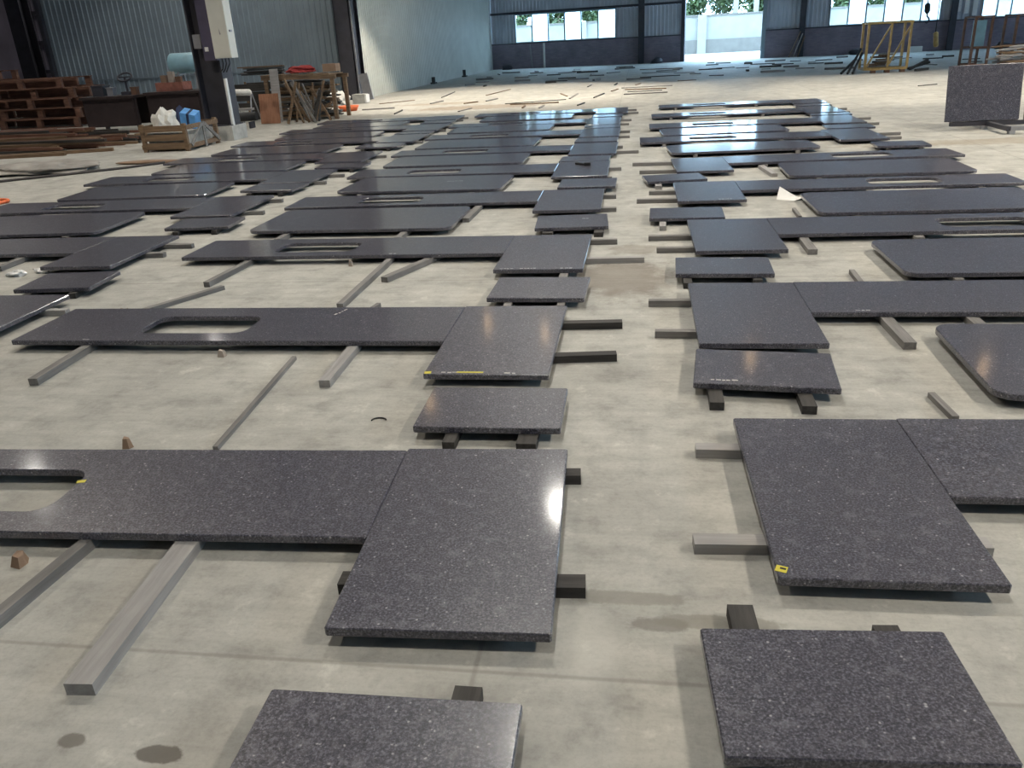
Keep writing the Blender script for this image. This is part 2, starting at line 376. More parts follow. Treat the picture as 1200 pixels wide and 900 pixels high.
# ================================================================== LAMPS
def lamp(x, y, z, power, col, size, label, blend=.25):
    e = empty('high_bay_or_fill_lamp', (x, y, z), label, 'lamp', 'high bay lamps under the roof')
    mb = MB().lathe((x, y, z), [(.26, 0), (.24, .1), (.17, .28), (.07, .36), (.07, .5), (0, .5)], 24)
    part(mb, 'reflector', 'paint_grey', e)
    part(MB().tube([(x, y, z + .5), (x, y, 9)], .012, 6), 'suspension_rod', 'steel_dark', e)
    part(MB().lathe((x, y, z - .06), [(0, 0), (.08, .02), (.12, .08), (.08, .15), (0, .18)], 16), 'bulb', 'lamp_white' if col == WHT else 'lamp_warm', e)
    ld = bpy.data.lights.new('lamp_light', 'SPOT'); ld.energy = power; ld.color = col; ld.spot_size = R(size); ld.spot_blend = blend; ld.shadow_soft_size = .2
    lo = bpy.data.objects.new('lamp_light', ld); COL.objects.link(lo); lo.parent = e; lo.location = (0, 0, -.09)
WHT = (1, .955, .87); WRM = (1, .885, .73)
LMP = [(-1.2, 1.0, 500, WHT, 120), (-1.2, 8.5, 800, WHT, 120), (-1.6, 15, 1250, WHT, 120), (-3.1, 26.3, 1700, WRM, 78), (-5.3, 27.4, 3600, WRM, 82),  # foreground and cream-wall lamps are added for fill, others follow slab highlights
       (8.6, 1.0, 1900, WRM, 124), (8.8, 9, 2400, WRM, 122), (9.2, 16.5, 1800, WRM, 112), (9.9, 23.3, 2200, WRM, 88), (3.5, 24.0, 2000, WRM, 86), (-8.0, 8, 1100, WRM, 124), (-14.5, 15.5, 900, WHT, 130), (-14, 24, 500, WHT, 120), (-21, 32.5, 350, WHT, 130), (-5.8, 20.5, 800, WRM, 90), (15.5, 21.5, 900, WRM, 92)]  # side-bay and left-opening lamps are added to brighten those dark areas
ordn = ['first', 'second', 'third', 'fourth', 'fifth', 'sixth', 'seventh', 'eighth', 'ninth', 'tenth', 'eleventh', 'twelfth', 'thirteenth', 'fourteenth', 'fifteenth', 'sixteenth']
for i, (x, y, p, col, sz) in enumerate(LMP):
    lamp(x, y, 7.9, p, col, sz, f'grey high bay or added fill lamp under the roof, {ordn[i]} counted row by row')

# ================================================================== GRANITE SLABS
ST, SB = .071, .041           # slab top and underside
def rrect(x0, x1, y0, y1, r, n=5):
    if r <= 0: return [(x0, y0), (x1, y0), (x1, y1), (x0, y1)]
    P = []
    for cx, cy, a0 in ((x1 - r, y0 + r, -90), (x1 - r, y1 - r, 0), (x0 + r, y1 - r, 90), (x0 + r, y0 + r, 180)):
        for k in range(n + 1):
            a = R(a0 + 90 * k / n); P.append((cx + r * math.cos(a), cy + r * math.sin(a)))
    return P
def offset(P, d):
    n = len(P); out = []
    for i in range(n):
        p = Vector(P[i]); a = (p - Vector(P[i - 1])).normalized(); b_ = (Vector(P[(i + 1) % n]) - p).normalized()
        na = Vector((-a.y, a.x)); nb = Vector((-b_.y, b_.x)); m = (na + nb)
        m = m / max(.2, m.dot(na)) if m.length > 1e-6 else na
        out.append(tuple(p + m * d))
    return out
def slab_mesh(name, outer, inner=None, t0=0., t1=.03, ch=.0035):
    bm = bmesh.new()
    loops = []
    def ring(P, z): return [bm.verts.new((x, y, z)) for x, y in P]
    def quads(A, B, flip=False):
        n = len(A)
        for i in range(n):
            f = [A[i], A[(i + 1) % n], B[(i + 1) % n], B[i]]
            bm.faces.new(f[::-1] if flip else f)
    def cap(rings, flip):
        es = []
        for g in rings:
            for i in range(len(g)):
                e = bm.edges.get((g[i], g[(i + 1) % len(g)])) or bm.edges.new((g[i], g[(i + 1) % len(g)])); es.append(e)
        res = bmesh.ops.triangle_fill(bm, edges=es, use_beauty=True, use_dissolve=False, normal=(0, 0, -1 if flip else 1))
    tops, bots = [], []
    for P, hole in ((outer, False), (inner, True)):
        if P is None: continue
        d = -ch if hole else ch
        b0 = ring(offset(P, d * .5), t0); s0 = ring(P, t0 + ch * .5); s1 = ring(P, t1 - ch); tp = ring(offset(P, d), t1)
        for A, B in ((b0, s0), (s0, s1), (s1, tp)): quads(A, B, hole)
        tops.append(tp); bots.append(b0)
    cap(tops, False); cap(bots, True)
    bmesh.ops.recalc_face_normals(bm, faces=bm.faces)
    me = bpy.data.meshes.new(name); bm.to_mesh(me); bm.free(); me.materials.append(MATS['granite']); return me
SIDE = {'A': 'left of the aisle', 'B': 'in the far-left block', 'R': 'right of the aisle'}
KIND = {'bar': ('granite_countertop', 'long dark granite countertop with sink cutout', 'countertop', 'countertop'),
        'end': ('granite_return_slab', 'wide dark granite slab butted to countertop', 'granite slab', 'wide slab'),
        'isl': ('granite_island_top', 'dark granite island top with rounded corners', 'granite slab', 'island top'),
        'sm': ('granite_filler_slab', 'small dark granite slab on blocks', 'granite slab', 'small slab')}
GRP = {'bar': 'sink countertops laid out in rows', 'end': 'wide slabs at the countertop ends', 'isl': 'island tops laid out in rows', 'sm': 'small slabs laid out in rows'}
# block, kind, row order, x0, x1, y0, y1, turn in degrees (about the far corner beside the joint for pairs, else centre)
T = []
def row(*a): T.append(a)
# --- block A, left of the aisle
row('A', 'sm', -.95, -.275, 1.12, 1.56, .7); row('A', 'bar', -3.69, -.925, 2.27, 2.915, 2.2); row('A', 'end', -.92, -.25, 1.80, 2.93, 2.2)
row('A', 'sm', -.98, -.32, 3.14, 3.58, .5)
row('A', 'bar', -3.84, -1.085, 4.235, 4.875, 0); row('A', 'end', -1.08, -.43, 3.745, 4.885, -.3); row('A', 'sm', -.97, -.325, 5.05, 5.55, -1.5)
row('A', 'bar', -3.825, -1.05, 6.26, 6.88, -.3); row('A', 'end', -1.045, -.38, 5.76, 6.875, -.6); row('A', 'isl', -3.69, -1.69, 7.26, 8.28, -.8); row('A', 'sm', -.915, -.26, 7.16, 7.70, 3)
row('A', 'bar', -3.80, -1.025, 8.44, 9.08, .4); row('A', 'end', -1.02, -.35, 7.94, 9.09, .4); row('A', 'isl', -3.53, -1.53, 9.30, 10.33, -2.2); row('A', 'sm', -.885, -.235, 9.24, 9.79, -1)
row('A', 'bar', -3.78, -1.04, 10.45, 11.12, .6); row('A', 'end', -1.035, -.355, 9.99, 11.24, -.8); row('A', 'isl', -3.57, -1.56, 11.33, 12.33, -.3); row('A', 'sm', -1.05, -.37, 11.30, 11.76, -1.2)
row('A', 'bar', -3.76, -.985, 12.46, 13.09, -.2); row('A', 'end', -.98, -.30, 11.95, 13.24, -.6); row('A', 'isl', -3.60, -1.62, 13.26, 14.36, -1.4); row('A', 'sm', -.99, -.31, 13.42, 13.93, -1)
row('A', 'bar', -3.75, -.975, 14.58, 15.26, -.2); row('A', 'end', -.97, -.30, 14.11, 15.34, -.6); row('A', 'isl', -3.55, -1.60, 15.50, 16.52, -1); row('A', 'sm', -.97, -.31, 15.46, 15.93, 1)
row('A', 'bar', -3.75, -.985, 16.60, 17.24, -.4); row('A', 'end', -.98, -.33, 16.05, 17.40, .3); row('A', 'isl', -3.33, -1.36, 17.65, 18.66, .5); row('A', 'sm', -.93, -.31, 17.58, 18.08, -1)
row('A', 'bar', -3.64, -.905, 18.88, 19.56, .6); row('A', 'end', -.90, -.21, 18.36, 19.70, -.4)
# --- block B, far left
row('B', 'end', -4.78, -4.12, 4.09, 5.22, .5); row('B', 'sm', -4.72, -4.11, 5.38, 5.85, 5)
row('B', 'bar', -7.75, -4.985, 6.51, 7.16, 0); row('B', 'end', -4.98, -4.33, 6.03, 7.16, 1); row('B', 'isl', -7.36, -5.38, 7.34, 8.38, 2.5); row('B', 'sm', -4.69, -4.03, 7.50, 7.97, 4.5)
row('B', 'bar', -7.73, -4.965, 8.57, 9.23, .3); row('B', 'end', -4.96, -4.27, 8.08, 9.26, 2); row('B', 'isl', -7.25, -5.27, 9.36, 10.36, 2.6); row('B', 'sm', -4.88, -4.18, 9.62, 10.13, -3)
row('B', 'bar', -7.65, -4.905, 10.53, 11.22, .7); row('B', 'end', -4.90, -4.20, 10.20, 11.30, -1.2); row('B', 'isl', -7.15, -5.05, 11.36, 12.36, .5); row('B', 'sm', -4.60, -3.88, 11.43, 11.84, -1.5)
row('B', 'bar', -7.58, -4.845, 12.50, 13.16, -.4); row('B', 'end', -4.84, -4.10, 12.06, 13.19, 1); row('B', 'isl', -7.25, -5.15, 13.40, 14.38, -.8); row('B', 'sm', -4.75, -4.0, 13.74, 14.26, -1.5)
row('B', 'bar', -7.48, -4.605, 14.66, 15.36, -.3); row('B', 'end', -4.60, -3.91, 14.40, 15.60, -1); row('B', 'isl', -7.0, -5.0, 15.50, 16.45, -.8); row('B', 'sm', -4.62, -3.92, 15.72, 16.10, -1)
row('B', 'bar', -7.40, -4.625, 16.72, 17.42, -.3); row('B', 'end', -4.62, -3.90, 16.24, 17.52, -1); row('B', 'isl', -7.0, -5.0, 17.55, 18.45, -.4); row('B', 'sm', -4.62, -3.93, 17.74, 18.24, -1)
row('B', 'bar', -7.30, -4.705, 18.66, 19.36, -.3); row('B', 'end', -4.70, -3.97, 18.42, 19.42, -1)
# --- block R, right of the aisle
row('R', 'sm', .20, .86, 1.46, 1.91, 3.4); row('R', 'end', .43, 1.10, 2.15, 3.285, .9); row('R', 'bar', 1.106, 3.87, 2.655, 3.295, .9)
row('R', 'sm', .295, .965, 3.63, 4.09, -5.4); row('R', 'end', .34, 1.015, 4.20, 5.355, -.9); row('R', 'bar', 1.02, 3.79, 4.725, 5.365, .2); row('R', 'isl', 1.60, 3.6, 3.53, 4.50, -1.2)
row('R', 'sm', .28, .945, 5.58, 6.03, -2.2); row('R', 'end', .445, 1.13, 6.235, 7.37, -.6); row('R', 'bar', 1.135, 3.9, 6.74, 7.375, .9); row('R', 'isl', 1.77, 3.75, 5.54, 6.50, .4)
row('R', 'sm', .12, .79, 7.45, 7.93, -1.4); row('R', 'end', .40, 1.065, 8.25, 9.36, -2); row('R', 'bar', 1.085, 3.83, 8.76, 9.34, 1.4); row('R', 'isl', 1.61, 3.63, 7.55, 8.55, .8)
row('R', 'sm', .085, .76, 9.49, 9.94, 8); row('R', 'end', .455, 1.12, 10.12, 11.24, .5); row('R', 'bar', 1.15, 3.92, 10.66, 11.27, 2.8); row('R', 'isl', 1.69, 3.66, 9.56, 10.56, -.8)
row('R', 'sm', 3.18, 3.85, 11.73, 12.22, -3)
row('R', 'bar', .04, 2.845, 13.05, 13.74, 1.2); row('R', 'end', 2.86, 3.54, 12.55, 13.88, -1.2); row('R', 'isl', .44, 2.46, 11.81, 12.67, 3.6); row('R', 'sm', 2.99, 3.72, 14.02, 14.50, -1.5)
row('R', 'bar', .21, 3.075, 15.10, 15.80, 1); row('R', 'end', 3.09, 3.77, 14.76, 16.05, -1.2); row('R', 'isl', .39, 2.40, 13.94, 14.86, 2.8); row('R', 'sm', 3.16, 3.86, 16.18, 16.52, -1.5)
row('R', 'bar', .28, 3.145, 17.10, 17.76, 1.2); row('R', 'end', 3.16, 3.86, 16.68, 18.0, -1.2); row('R', 'sm', 3.22, 3.92, 18.20, 18.58, -1)
row('R', 'bar', .47, 3.275, 19.26, 19.90, -.3); row('R', 'end', 3.29, 3.95, 18.80, 19.88, .4)
cnt = {}; SL = {}; ordl = ordn
_b = {}; _e = {}
for (B, K, x0, x1, y0, y1, rot) in T:
    if K in ('bar', 'end'): (_b if K == 'bar' else _e).setdefault(B, []).append((x0, x1, y0, y1, rot))
def pair_of(B, K, i):
    """butted countertop and wide slab turn together about the far end of their joint"""
    j = i - 1 if (B == 'B' and K == 'end') else i; e_i = i + 1 if (B == 'B' and K == 'bar') else i
    if K == 'end' and j < 0: return None
    bb = _b[B][j if K == 'end' else i]; ee = _e[B][i if K == 'end' else e_i]
    rt = .65 * bb[4] + .35 * ee[4]
    x = bb[0] if (B == 'R' and i < 5) else bb[1]
    return x, bb[3], rt
def turn(x, y, px, py, a): c_, s_ = math.cos(a), math.sin(a); return px + (x - px) * c_ - (y - py) * s_, py + (x - px) * s_ + (y - py) * c_
ENDPIV = {}
for (B, K, x0, x1, y0, y1, rot) in T:
    i = cnt.get((B, K), 0); cnt[(B, K)] = i + 1
    nmn, lab, cat, short = KIND[K]
    if K == 'bar':          # close the butt joint
        ee = _e[B][i + 1 if B == 'B' else i]
        if B == 'R' and i < 5: x0 = ee[1] + .0012
        else: x1 = ee[0] - .0012
    cx, cy = (x0 + x1) / 2, (y0 + y1) / 2
    hole = None
    if K == 'bar':
        if B == 'R' and i < 5: h0 = 1.32
        else: h0 = .76
        hole = rrect(x0 + h0 - cx, x0 + h0 + .71 - cx, y0 + .14 - cy, y0 + .14 + .32 - cy, .085, 5)
    outer = rrect(x0 - cx, x1 - cx, y0 - cy, y1 - cy, .10 if K == 'isl' else .006, 6 if K == 'isl' else 1)
    me = slab_mesh(nmn, outer, hole)
    o = bpy.data.objects.new(nmn, me); COL.objects.link(o)
    a = R(rot)
    # countertops turn about the joint with their wide slab
    pr = pair_of(B, K, i) if K in ('bar', 'end') else None
    if pr: px, py, rot = pr; a = R(rot); sh = -math.sin(a) * .56; x0 += sh; x1 += sh; cx += sh; px += sh
    else: px, py = cx, cy
    lx, ly = turn(cx, cy, px, py, a)
    o.location = (lx, ly, SB); o.rotation_euler = (0, 0, a)
    tag(o, f'{lab}, {ordl[i]} from the front, {SIDE[B]}', cat, GRP[K])
    SL[(B, K, i)] = (o, x0, x1, y0, y1, px, py, a, short)

# ------------------------------------------------------------------ battens under the slabs
BM_CACHE = {}
def batten(p, q, wd, label, mat='wood_grey', z1=.041, cat='batten', group='battens under the slabs', z0=0., name='wooden_batten'):
    mb = MB().beam((p[0], p[1], (z0 + z1) / 2), (q[0], q[1], (z0 + z1) / 2), wd, z1 - z0)
    p, q = Vector((*p, 0)), Vector((*q, 0)); d = q - p; a = math.atan2(d.y, d.x); mid = (p + q) / 2
    key = (round(d.length, 2), wd, z1, mat)
    if key not in BM_CACHE:
        me = bpy.data.meshes.new(name); m2 = MB().box((0, 0, (z1 - z0) / 2), (key[0], wd, z1 - z0))
        me.from_pydata(m2.v, [], m2.f); me.update(); me.materials.append(MATS[mat]); BM_CACHE[key] = me
    o = bpy.data.objects.new(name, BM_CACHE[key]); COL.objects.link(o); o.location = (mid.x, mid.y, z0); o.rotation_euler = (0, 0, a)
    return tag(o, label, cat, group)
# visible battens measured from the photograph, given per slab as (p, q, width, material)
VIS = {
 ('A', 'sm', 0): [((-.82, 1.2), (-.82, 1.53), .05, 'wood_dark'), ((-.435, 1.18), (-.435, 1.64), .075, 'wood_dark')],
 ('A', 'bar', 0): [((-1.53, 1.55), (-1.62, 2.80), .085, 'wood_pale'), ((-2.02, 1.55), (-1.93, 2.75), .045, 'wood_grey'), ((-3.2, 2.1), (-3.2, 2.75), .06, 'wood_grey')],
 ('A', 'end', 0): [((-.95, 2.08), (-.15, 2.12), .07, 'wood_dark'), ((-.86, 2.78), (-.21, 2.82), .06, 'wood_dark')],
 ('A', 'sm', 1): [((-.80, 3.05), (-.80, 3.5), .055, 'wood_dark'), ((-.46, 3.05), (-.46, 3.5), .085, 'wood_dark')],
 ('A', 'bar', 1): [((-3.30, 3.71), (-3.36, 4.80), .055, 'wood_grey'), ((-1.61, 3.72), (-1.64, 4.80), .06, 'wood_pale')],
 ('A', 'end', 1): [((-1.0, 4.62), (-.08, 4.67), .06, 'wood_dark'), ((-1.0, 4.05), (-.10, 4.14), .06, 'wood_dark')],
 ('A', 'sm', 2): [((-.83, 4.98), (-.83, 5.48), .05, 'wood_grey'), ((-.48, 4.98), (-.48, 5.48), .05, 'wood_grey')],
 ('A', 'bar', 2): [((-3.26, 5.62), (-3.18, 6.80), .05, 'wood_grey'), ((-1.99, 5.05), (-1.99, 6.80), .045, 'wood_grey'), ((-1.87, 5.70), (-1.52, 6.62), .06, 'wood_grey')],
 ('A', 'end', 2): [((-.95, 6.78), (-.16, 6.80), .045, 'wood_grey'), ((-.98, 6.16), (.06, 6.20), .055, 'wood_pale'), ((-.52, 5.64), (-.52, 6.05), .06, 'wood_grey')],
 ('A', 'isl', 0): [((-3.30, 7.05), (-3.24, 8.2), .06, 'wood_grey'), ((-2.14, 7.02), (-2.10, 8.2), .06, 'wood_grey')],
 ('A', 'sm', 3): [((-.78, 7.08), (-.78, 7.6), .09, 'wood_dark'), ((-.33, 7.06), (-.33, 7.6), .08, 'wood_dark')],
 ('A', 'bar', 3): [((-3.2, 8.34), (-3.2, 9.0), .06, 'wood_grey'), ((-1.66, 7.80), (-1.63, 9.0), .07, 'wood_grey')],
 ('A', 'end', 3): [((-.95, 8.16), (-.20, 8.17), .07, 'wood_grey'), ((-.95, 8.86), (-.22, 8.87), .06, 'wood_grey')],
 ('A', 'end', 4): [((-.95, 10.76), (-.20, 10.8), .06, 'wood_grey'), ((-.95, 10.1), (-.30, 10.08), .06, 'wood_grey')],
 ('A', 'end', 5): [((-.9, 12.36), (.02, 12.40), .05, 'wood_grey'), ((-.9, 13.0), (-.22, 13.0), .05, 'wood_grey')],
 ('A', 'end', 6): [((-.9, 14.30), (-.13, 14.33), .05, 'wood_grey'), ((-.9, 15.1), (-.13, 15.1), .05, 'wood_grey')],
 ('A', 'end', 7): [((-.9, 16.4), (-.16, 16.4), .05, 'wood_grey'), ((-.9, 17.19), (-.12, 17.19), .05, 'wood_grey')],
 ('A', 'end', 8): [((-.85, 18.75), (.02, 18.75), .05, 'wood_grey'), ((-.85, 19.45), (-.02, 19.45), .05, 'wood_grey')],
 ('B', 'end', 0): [((-4.7, 4.95), (-3.97, 4.96), .05, 'wood_pale'), ((-4.7, 4.3), (-4.05, 4.3), .05, 'wood_grey')],
 ('B', 'bar', 0): [((-5.50, 6.18), (-5.53, 7.1), .06, 'wood_grey'), ((-7.2, 6.4), (-7.2, 7.1), .06, 'wood_grey')],
 ('B', 'end', 1): [((-4.9, 6.58), (-4.17, 6.60), .06, 'wood_grey'), ((-4.9, 6.92), (-4.07, 6.92), .05, 'wood_grey')],
 ('B', 'end', 2): [((-4.85, 8.42), (-4.05, 8.45), .05, 'wood_grey'), ((-4.85, 9.12), (-4.13, 9.16), .05, 'wood_grey')],
 ('B', 'end', 3): [((-4.8, 10.39), (-4.05, 10.39), .06, 'wood_grey'), ((-4.8, 10.97), (-4.0, 10.97), .06, 'wood_grey')],
 ('B', 'end', 4): [((-4.75, 12.3), (-4.03, 12.3), .06, 'wood_grey'), ((-4.75, 12.83), (-3.95, 12.85), .06, 'wood_grey')],
 ('R', 'sm', 0): [((.34, 1.52), (.315, 2.04), .075, 'wood_dark'), ((.74, 1.54), (.71, 1.98), .07, 'wood_dark')],
 ('R', 'end', 0): [((.25, 3.06), (1.0, 3.06), .06, 'wood_pale'), ((.20, 2.38), (1.15, 2.42), .065, 'wood_pale')],
 ('R', 'sm', 1): [((.375, 3.50), (.385, 4.03), .065, 'wood_dark'), ((.78, 3.47), (.79, 3.99), .065, 'wood_dark')],
 ('R', 'end', 1): [((.08, 5.09), (.95, 5.08), .05, 'wood_grey'), ((.11, 4.50), (.95, 4.48), .045, 'wood_grey')],
 ('R', 'bar', 1): [((1.445, 4.30), (1.42, 5.30), .065, 'wood_grey'), ((1.90, 4.58), (1.88, 5.30), .065, 'wood_grey'), ((3.4, 4.66), (3.4, 5.30), .065, 'wood_grey')],
 ('R', 'sm', 2): [((.35, 5.46), (.36, 5.97), .06, 'wood_dark'), ((.82, 5.52), (.83, 5.97), .06, 'wood_dark')],
 ('R', 'end', 2): [((.10, 6.90), (1.05, 6.92), .055, 'wood_grey'), ((.16, 6.48), (1.05, 6.50), .05, 'wood_grey')],
 ('R', 'bar', 2): [((1.33, 6.34), (1.34, 7.30), .07, 'wood_grey'), ((2.2, 6.68), (2.2, 7.30), .07, 'wood_grey'), ((3.5, 6.70), (3.5, 7.30), .06, 'wood_grey')],
 ('R', 'sm', 3): [((.23, 7.26), (.24, 7.88), .06, 'wood_pale'), ((.66, 7.5), (.66, 7.88), .06, 'wood_grey')],
 ('R', 'end', 3): [((.13, 9.02), (1.0, 9.0), .05, 'wood_grey'), ((.0, 8.57), (1.0, 8.55), .06, 'wood_grey')],
 ('R', 'sm', 4): [((.24, 9.32), (.23, 9.84), .07, 'wood_pale'), ((.62, 9.6), (.61, 9.9), .07, 'wood_grey')],
 ('R', 'end', 4): [((-.06, 11.14), (1.05, 11.12), .06, 'wood_grey'), ((.03, 10.47), (1.05, 10.45), .06, 'wood_grey')],
 ('R', 'end', 5): [((2.9, 13.44), (3.93, 13.46), .06, 'wood_grey'), ((2.9, 12.93), (3.80, 12.95), .06, 'wood_grey')],
 ('R', 'end', 6): [((3.15, 15.74), (4.07, 15.76), .06, 'wood_grey'), ((3.15, 14.9), (3.99, 14.9), .06, 'wood_grey')],
 ('R', 'end', 7): [((3.2, 17.0), (4.0, 17.0), .06, 'wood_grey'), ((3.2, 17.7), (4.1, 17.7), .06, 'wood_grey')],
}
WHX = {2: ('left one', 'right one'), 3: ('left one', 'middle one', 'right one')}
WHY = {2: ('nearer one', 'farther one'), 3: ('nearest one', 'middle one', 'farthest one')}
for key, (o, x0, x1, y0, y1, px, py, a, short) in SL.items():
    B, K, i = key
    if key in VIS: lst = VIS[key]
    else:
        lst = []
        def loc(x, y): return turn(x, y, px, py, a)
        if K == 'end':
            pk = .12
            for t in (.22, .78):
                y = y0 + t * (y1 - y0)
                lst.append((loc(x0 + .05, y), loc(x1 + (pk if B != 'R' else -.03), y), .055, 'wood_grey') if B != 'R' or i > 4 else (loc(x0 - pk, y), loc(x1 - .05, y), .055, 'wood_grey'))
        else:
            ts = (.2, .8) if K == 'sm' else (.16, .84)
            if K == 'bar' and not (B == 'R' and i < 5): ts = (.13, .74)
            for t in ts:
                x = x0 + t * (x1 - x0); lst.append((loc(x, y0 - .05), loc(x, y1 - .05), .055, 'wood_grey' if K != 'sm' else 'wood_dark'))
    alongx = abs(lst[0][1][0] - lst[0][0][0]) > abs(lst[0][1][1] - lst[0][0][1])
    n = len(lst); lst = sorted(lst, key=(lambda q: q[0][1] + q[1][1]) if alongx else (lambda q: q[0][0] + q[1][0]))
    for j, (p, q, wd, mt) in enumerate(lst):
        side = {'A': 'left of the aisle', 'B': 'in far-left block', 'R': 'right of the aisle'}[B]
        wh = (WHY if alongx else WHX)[n][j]
        batten(p, q, wd, f'wooden batten under {short} {ordl[i]} from front {side}, {wh}', mt)

# ================================================================== STICKERS AND CHALK MARKS ON SLABS
def mark(key, x, y, w_, d_, mat, name, ang=0, face='top'):
    o = SL[key][0]
    M = Matrix.Translation((x, y, 0)) @ Matrix.Rotation(R(ang), 4, 'Z')
    z = SB + .03
    mb = MB().box((0, 0, z + .0006), (w_, d_, .0012))
    if face == 'front': mb = MB().box((0, 0, SB + .016), (w_, .0016, d_))
    ob = mb.build(name, mat, None, M); ml = ob.matrix_basis.copy(); wl_ = ob.location.copy()
    ob.parent = o; ob.matrix_parent_inverse = o.matrix_basis.inverted(); return ob
def scribble(key, x, y, ln, mat='chalk', ang=0, n=5):
    """a line of short pencilled strokes"""
    o = SL[key][0]; mb = MB(); rr = random.Random(int(abs(x * 100) + abs(y * 10)))
    z = SB + .0306; u = 0
    while u < ln:
        st = rr.uniform(.012, .03); mb.box((u + st / 2, rr.uniform(-.004, .004), z), (st, rr.uniform(.006, .014), .0012)); u += st + rr.uniform(.004, .014)
    M = Matrix.Translation((x, y, 0)) @ Matrix.Rotation(R(ang), 4, 'Z')
    ob = mb.build('chalk_mark', mat, None, M); ob.parent = o; ob.matrix_parent_inverse = o.matrix_basis.inverted(); return ob
mark(('A', 'bar', 0), -2.22, 2.585, .035, .022, 'yellow_tape', 'yellow_sticker', 15)
mark(('A', 'end', 1), -1.06, 3.765, .035, .03, 'yellow_tape', 'yellow_sticker', 8)
mark(('A', 'end', 1), -.84, 3.772, .14, .016, 'yellow_tape', 'yellow_sticker'); scribble(('A', 'end', 1), -.99, 3.77, .06); scribble(('A', 'end', 1), -.66, 3.765, .06)
mark(('R', 'end', 0), .455, 2.185, .035, .032, 'yellow_tape', 'yellow_sticker', -20)
mark(('R', 'end', 0), .460, 2.186, .018, .008, 'rubber_black', 'sticker_print', -20).location.z += .0012
scribble(('R', 'sm', 1), .36, 3.70, .11, ang=-5); scribble(('A', 'end', 2), -1.0, 5.785, .09); scribble(('A', 'end', 2), -.85, 5.785, .12); scribble(('A', 'end', 2), -.55, 5.78, .09)
scribble(('R', 'sm', 2), .68, 6.0, .09); scribble(('R', 'end', 3), .80, 8.30, .13); scribble(('R', 'bar', 1), 1.27, 4.76, .07); scribble(('A', 'sm', 3), -.5, 7.52, .06)
scribble(('A', 'isl', 1), -2.3, 9.9, .2); scribble(('A', 'bar', 1), -1.9, 4.72, .1, ang=70); scribble(('A', 'bar', 1), -3.36, 4.26, .05); scribble(('A', 'bar', 2), -2.0, 6.3, .05)

# ================================================================== LOOSE BITS BETWEEN THE SLABS
def stick(p, q, wd, ht, mat, label, group='loose sticks on the floor', name='loose_stick', cat='stick'):
    return batten(p, q, wd, label, mat, ht, cat, group, 0, name)
stick((-1.86, 3.0), (-1.94, 4.12), .024, .022, 'wood_grey', 'thin grey rod lying on floor between two front left countertops')
stick((-3.40, 5.0), (-3.10, 5.56), .05, .03, 'wood_grey', 'short grey stick behind the second countertop, left of the aisle')
stick((-1.75, 4.98), (-1.73, 5.10), .03, .03, 'wood_grey', 'stubby stick end behind second countertop near its wide slab')
stick((1.36, 3.68), (1.38, 3.42), .03, .025, 'wood_grey', 'short rod beside nearest rounded island top on the right')
stick((1.49, 5.80), (1.48, 5.46), .035, .03, 'wood_grey', 'short rod left of second island top on the right')
stick((1.47, 8.0), (1.46, 7.62), .03, .03, 'wood_grey', 'short rod left of third island top on the right')
stick((1.58, 9.95), (1.52, 10.62), .07, .04, 'wood_pale', 'pale short plank left of fourth island top on the right')
stick((-4.05, 3.55), (-3.7, 3.9), .05, .03, 'wood_grey', 'grey stick at the left edge before the second countertop') if False else None
def wedge(x, y, r, h, mat, label, seed, name='chip_block'):
    rr = random.Random(seed); n = 5; P = [(r * rr.uniform(.6, 1.1) * math.cos(2 * PI * k / n + rr.random() * .5), r * rr.uniform(.6, 1.1) * math.sin(2 * PI * k / n + rr.random() * .5)) for k in range(n)]
    mb = MB(); vs = [(x + a, y + b_, 0) for a, b_ in P] + [(x + a * .6, y + b_ * .6, h * rr.uniform(.7, 1)) for a, b_ in P]
    mb.add(vs, [tuple(range(n))[::-1], tuple(range(n, 2 * n))] + [(k, (k + 1) % n, n + (k + 1) % n, n + k) for k in range(n)])
    return tag(mb.build(name, mat), label, 'chip', 'stone and wood chips on the floor')
wedge(-2.16, 2.13, .035, .05, 'chip_wood', 'brown wooden chip propped under the nearest left countertop', 1)
wedge(-2.30, 3.02, .028, .06, 'chip_wood', 'small brown chip standing behind the nearest left countertop', 2)
wedge(-2.41, 4.17, .035, .045, 'chip_stone', 'pale pinkish stone chip before second left countertop', 3)
wedge(-2.30, 6.20, .03, .05, 'chip_stone', 'small pale chip before third left countertop', 4)
wedge(-3.55, 4.98, .05, .04, 'chip_wood', 'small brown chip behind the left end of second left countertop', 5)
for k, (x, y) in enumerate([(-2.62, 3.3), (-1.2, 3.95), (.02, 3.2), (-1.35, 4.0), (1.75, 4.9), (-.1, 2.7), (-2.4, 5.6), (1.2, 7.9)]):
    pass
# curled black wire on the floor
pts = [(-1.20 + .035 * math.cos(a), 3.33 + .03 * math.sin(a), .004) for a in [R(d) for d in range(20, 200, 20)]]
tag(MB().tube(pts, .004, 6).build('wire_offcut', 'rubber_black'), 'small curled black wire offcut on the floor', 'wire')
# dark tool lying on a wide slab
tz = SB + .03
mb = MB(); mb.beam((-.80, 10.98, tz + .012), (-.66, 10.86, tz + .012), .03, .022); mb.box((-.64, 10.84, tz + .018), (.08, .06, .036))
tag(mb.build('hand_tool', 'rubber_black'), 'small black hand tool lying on the fifth wide slab left of the aisle', 'tool')
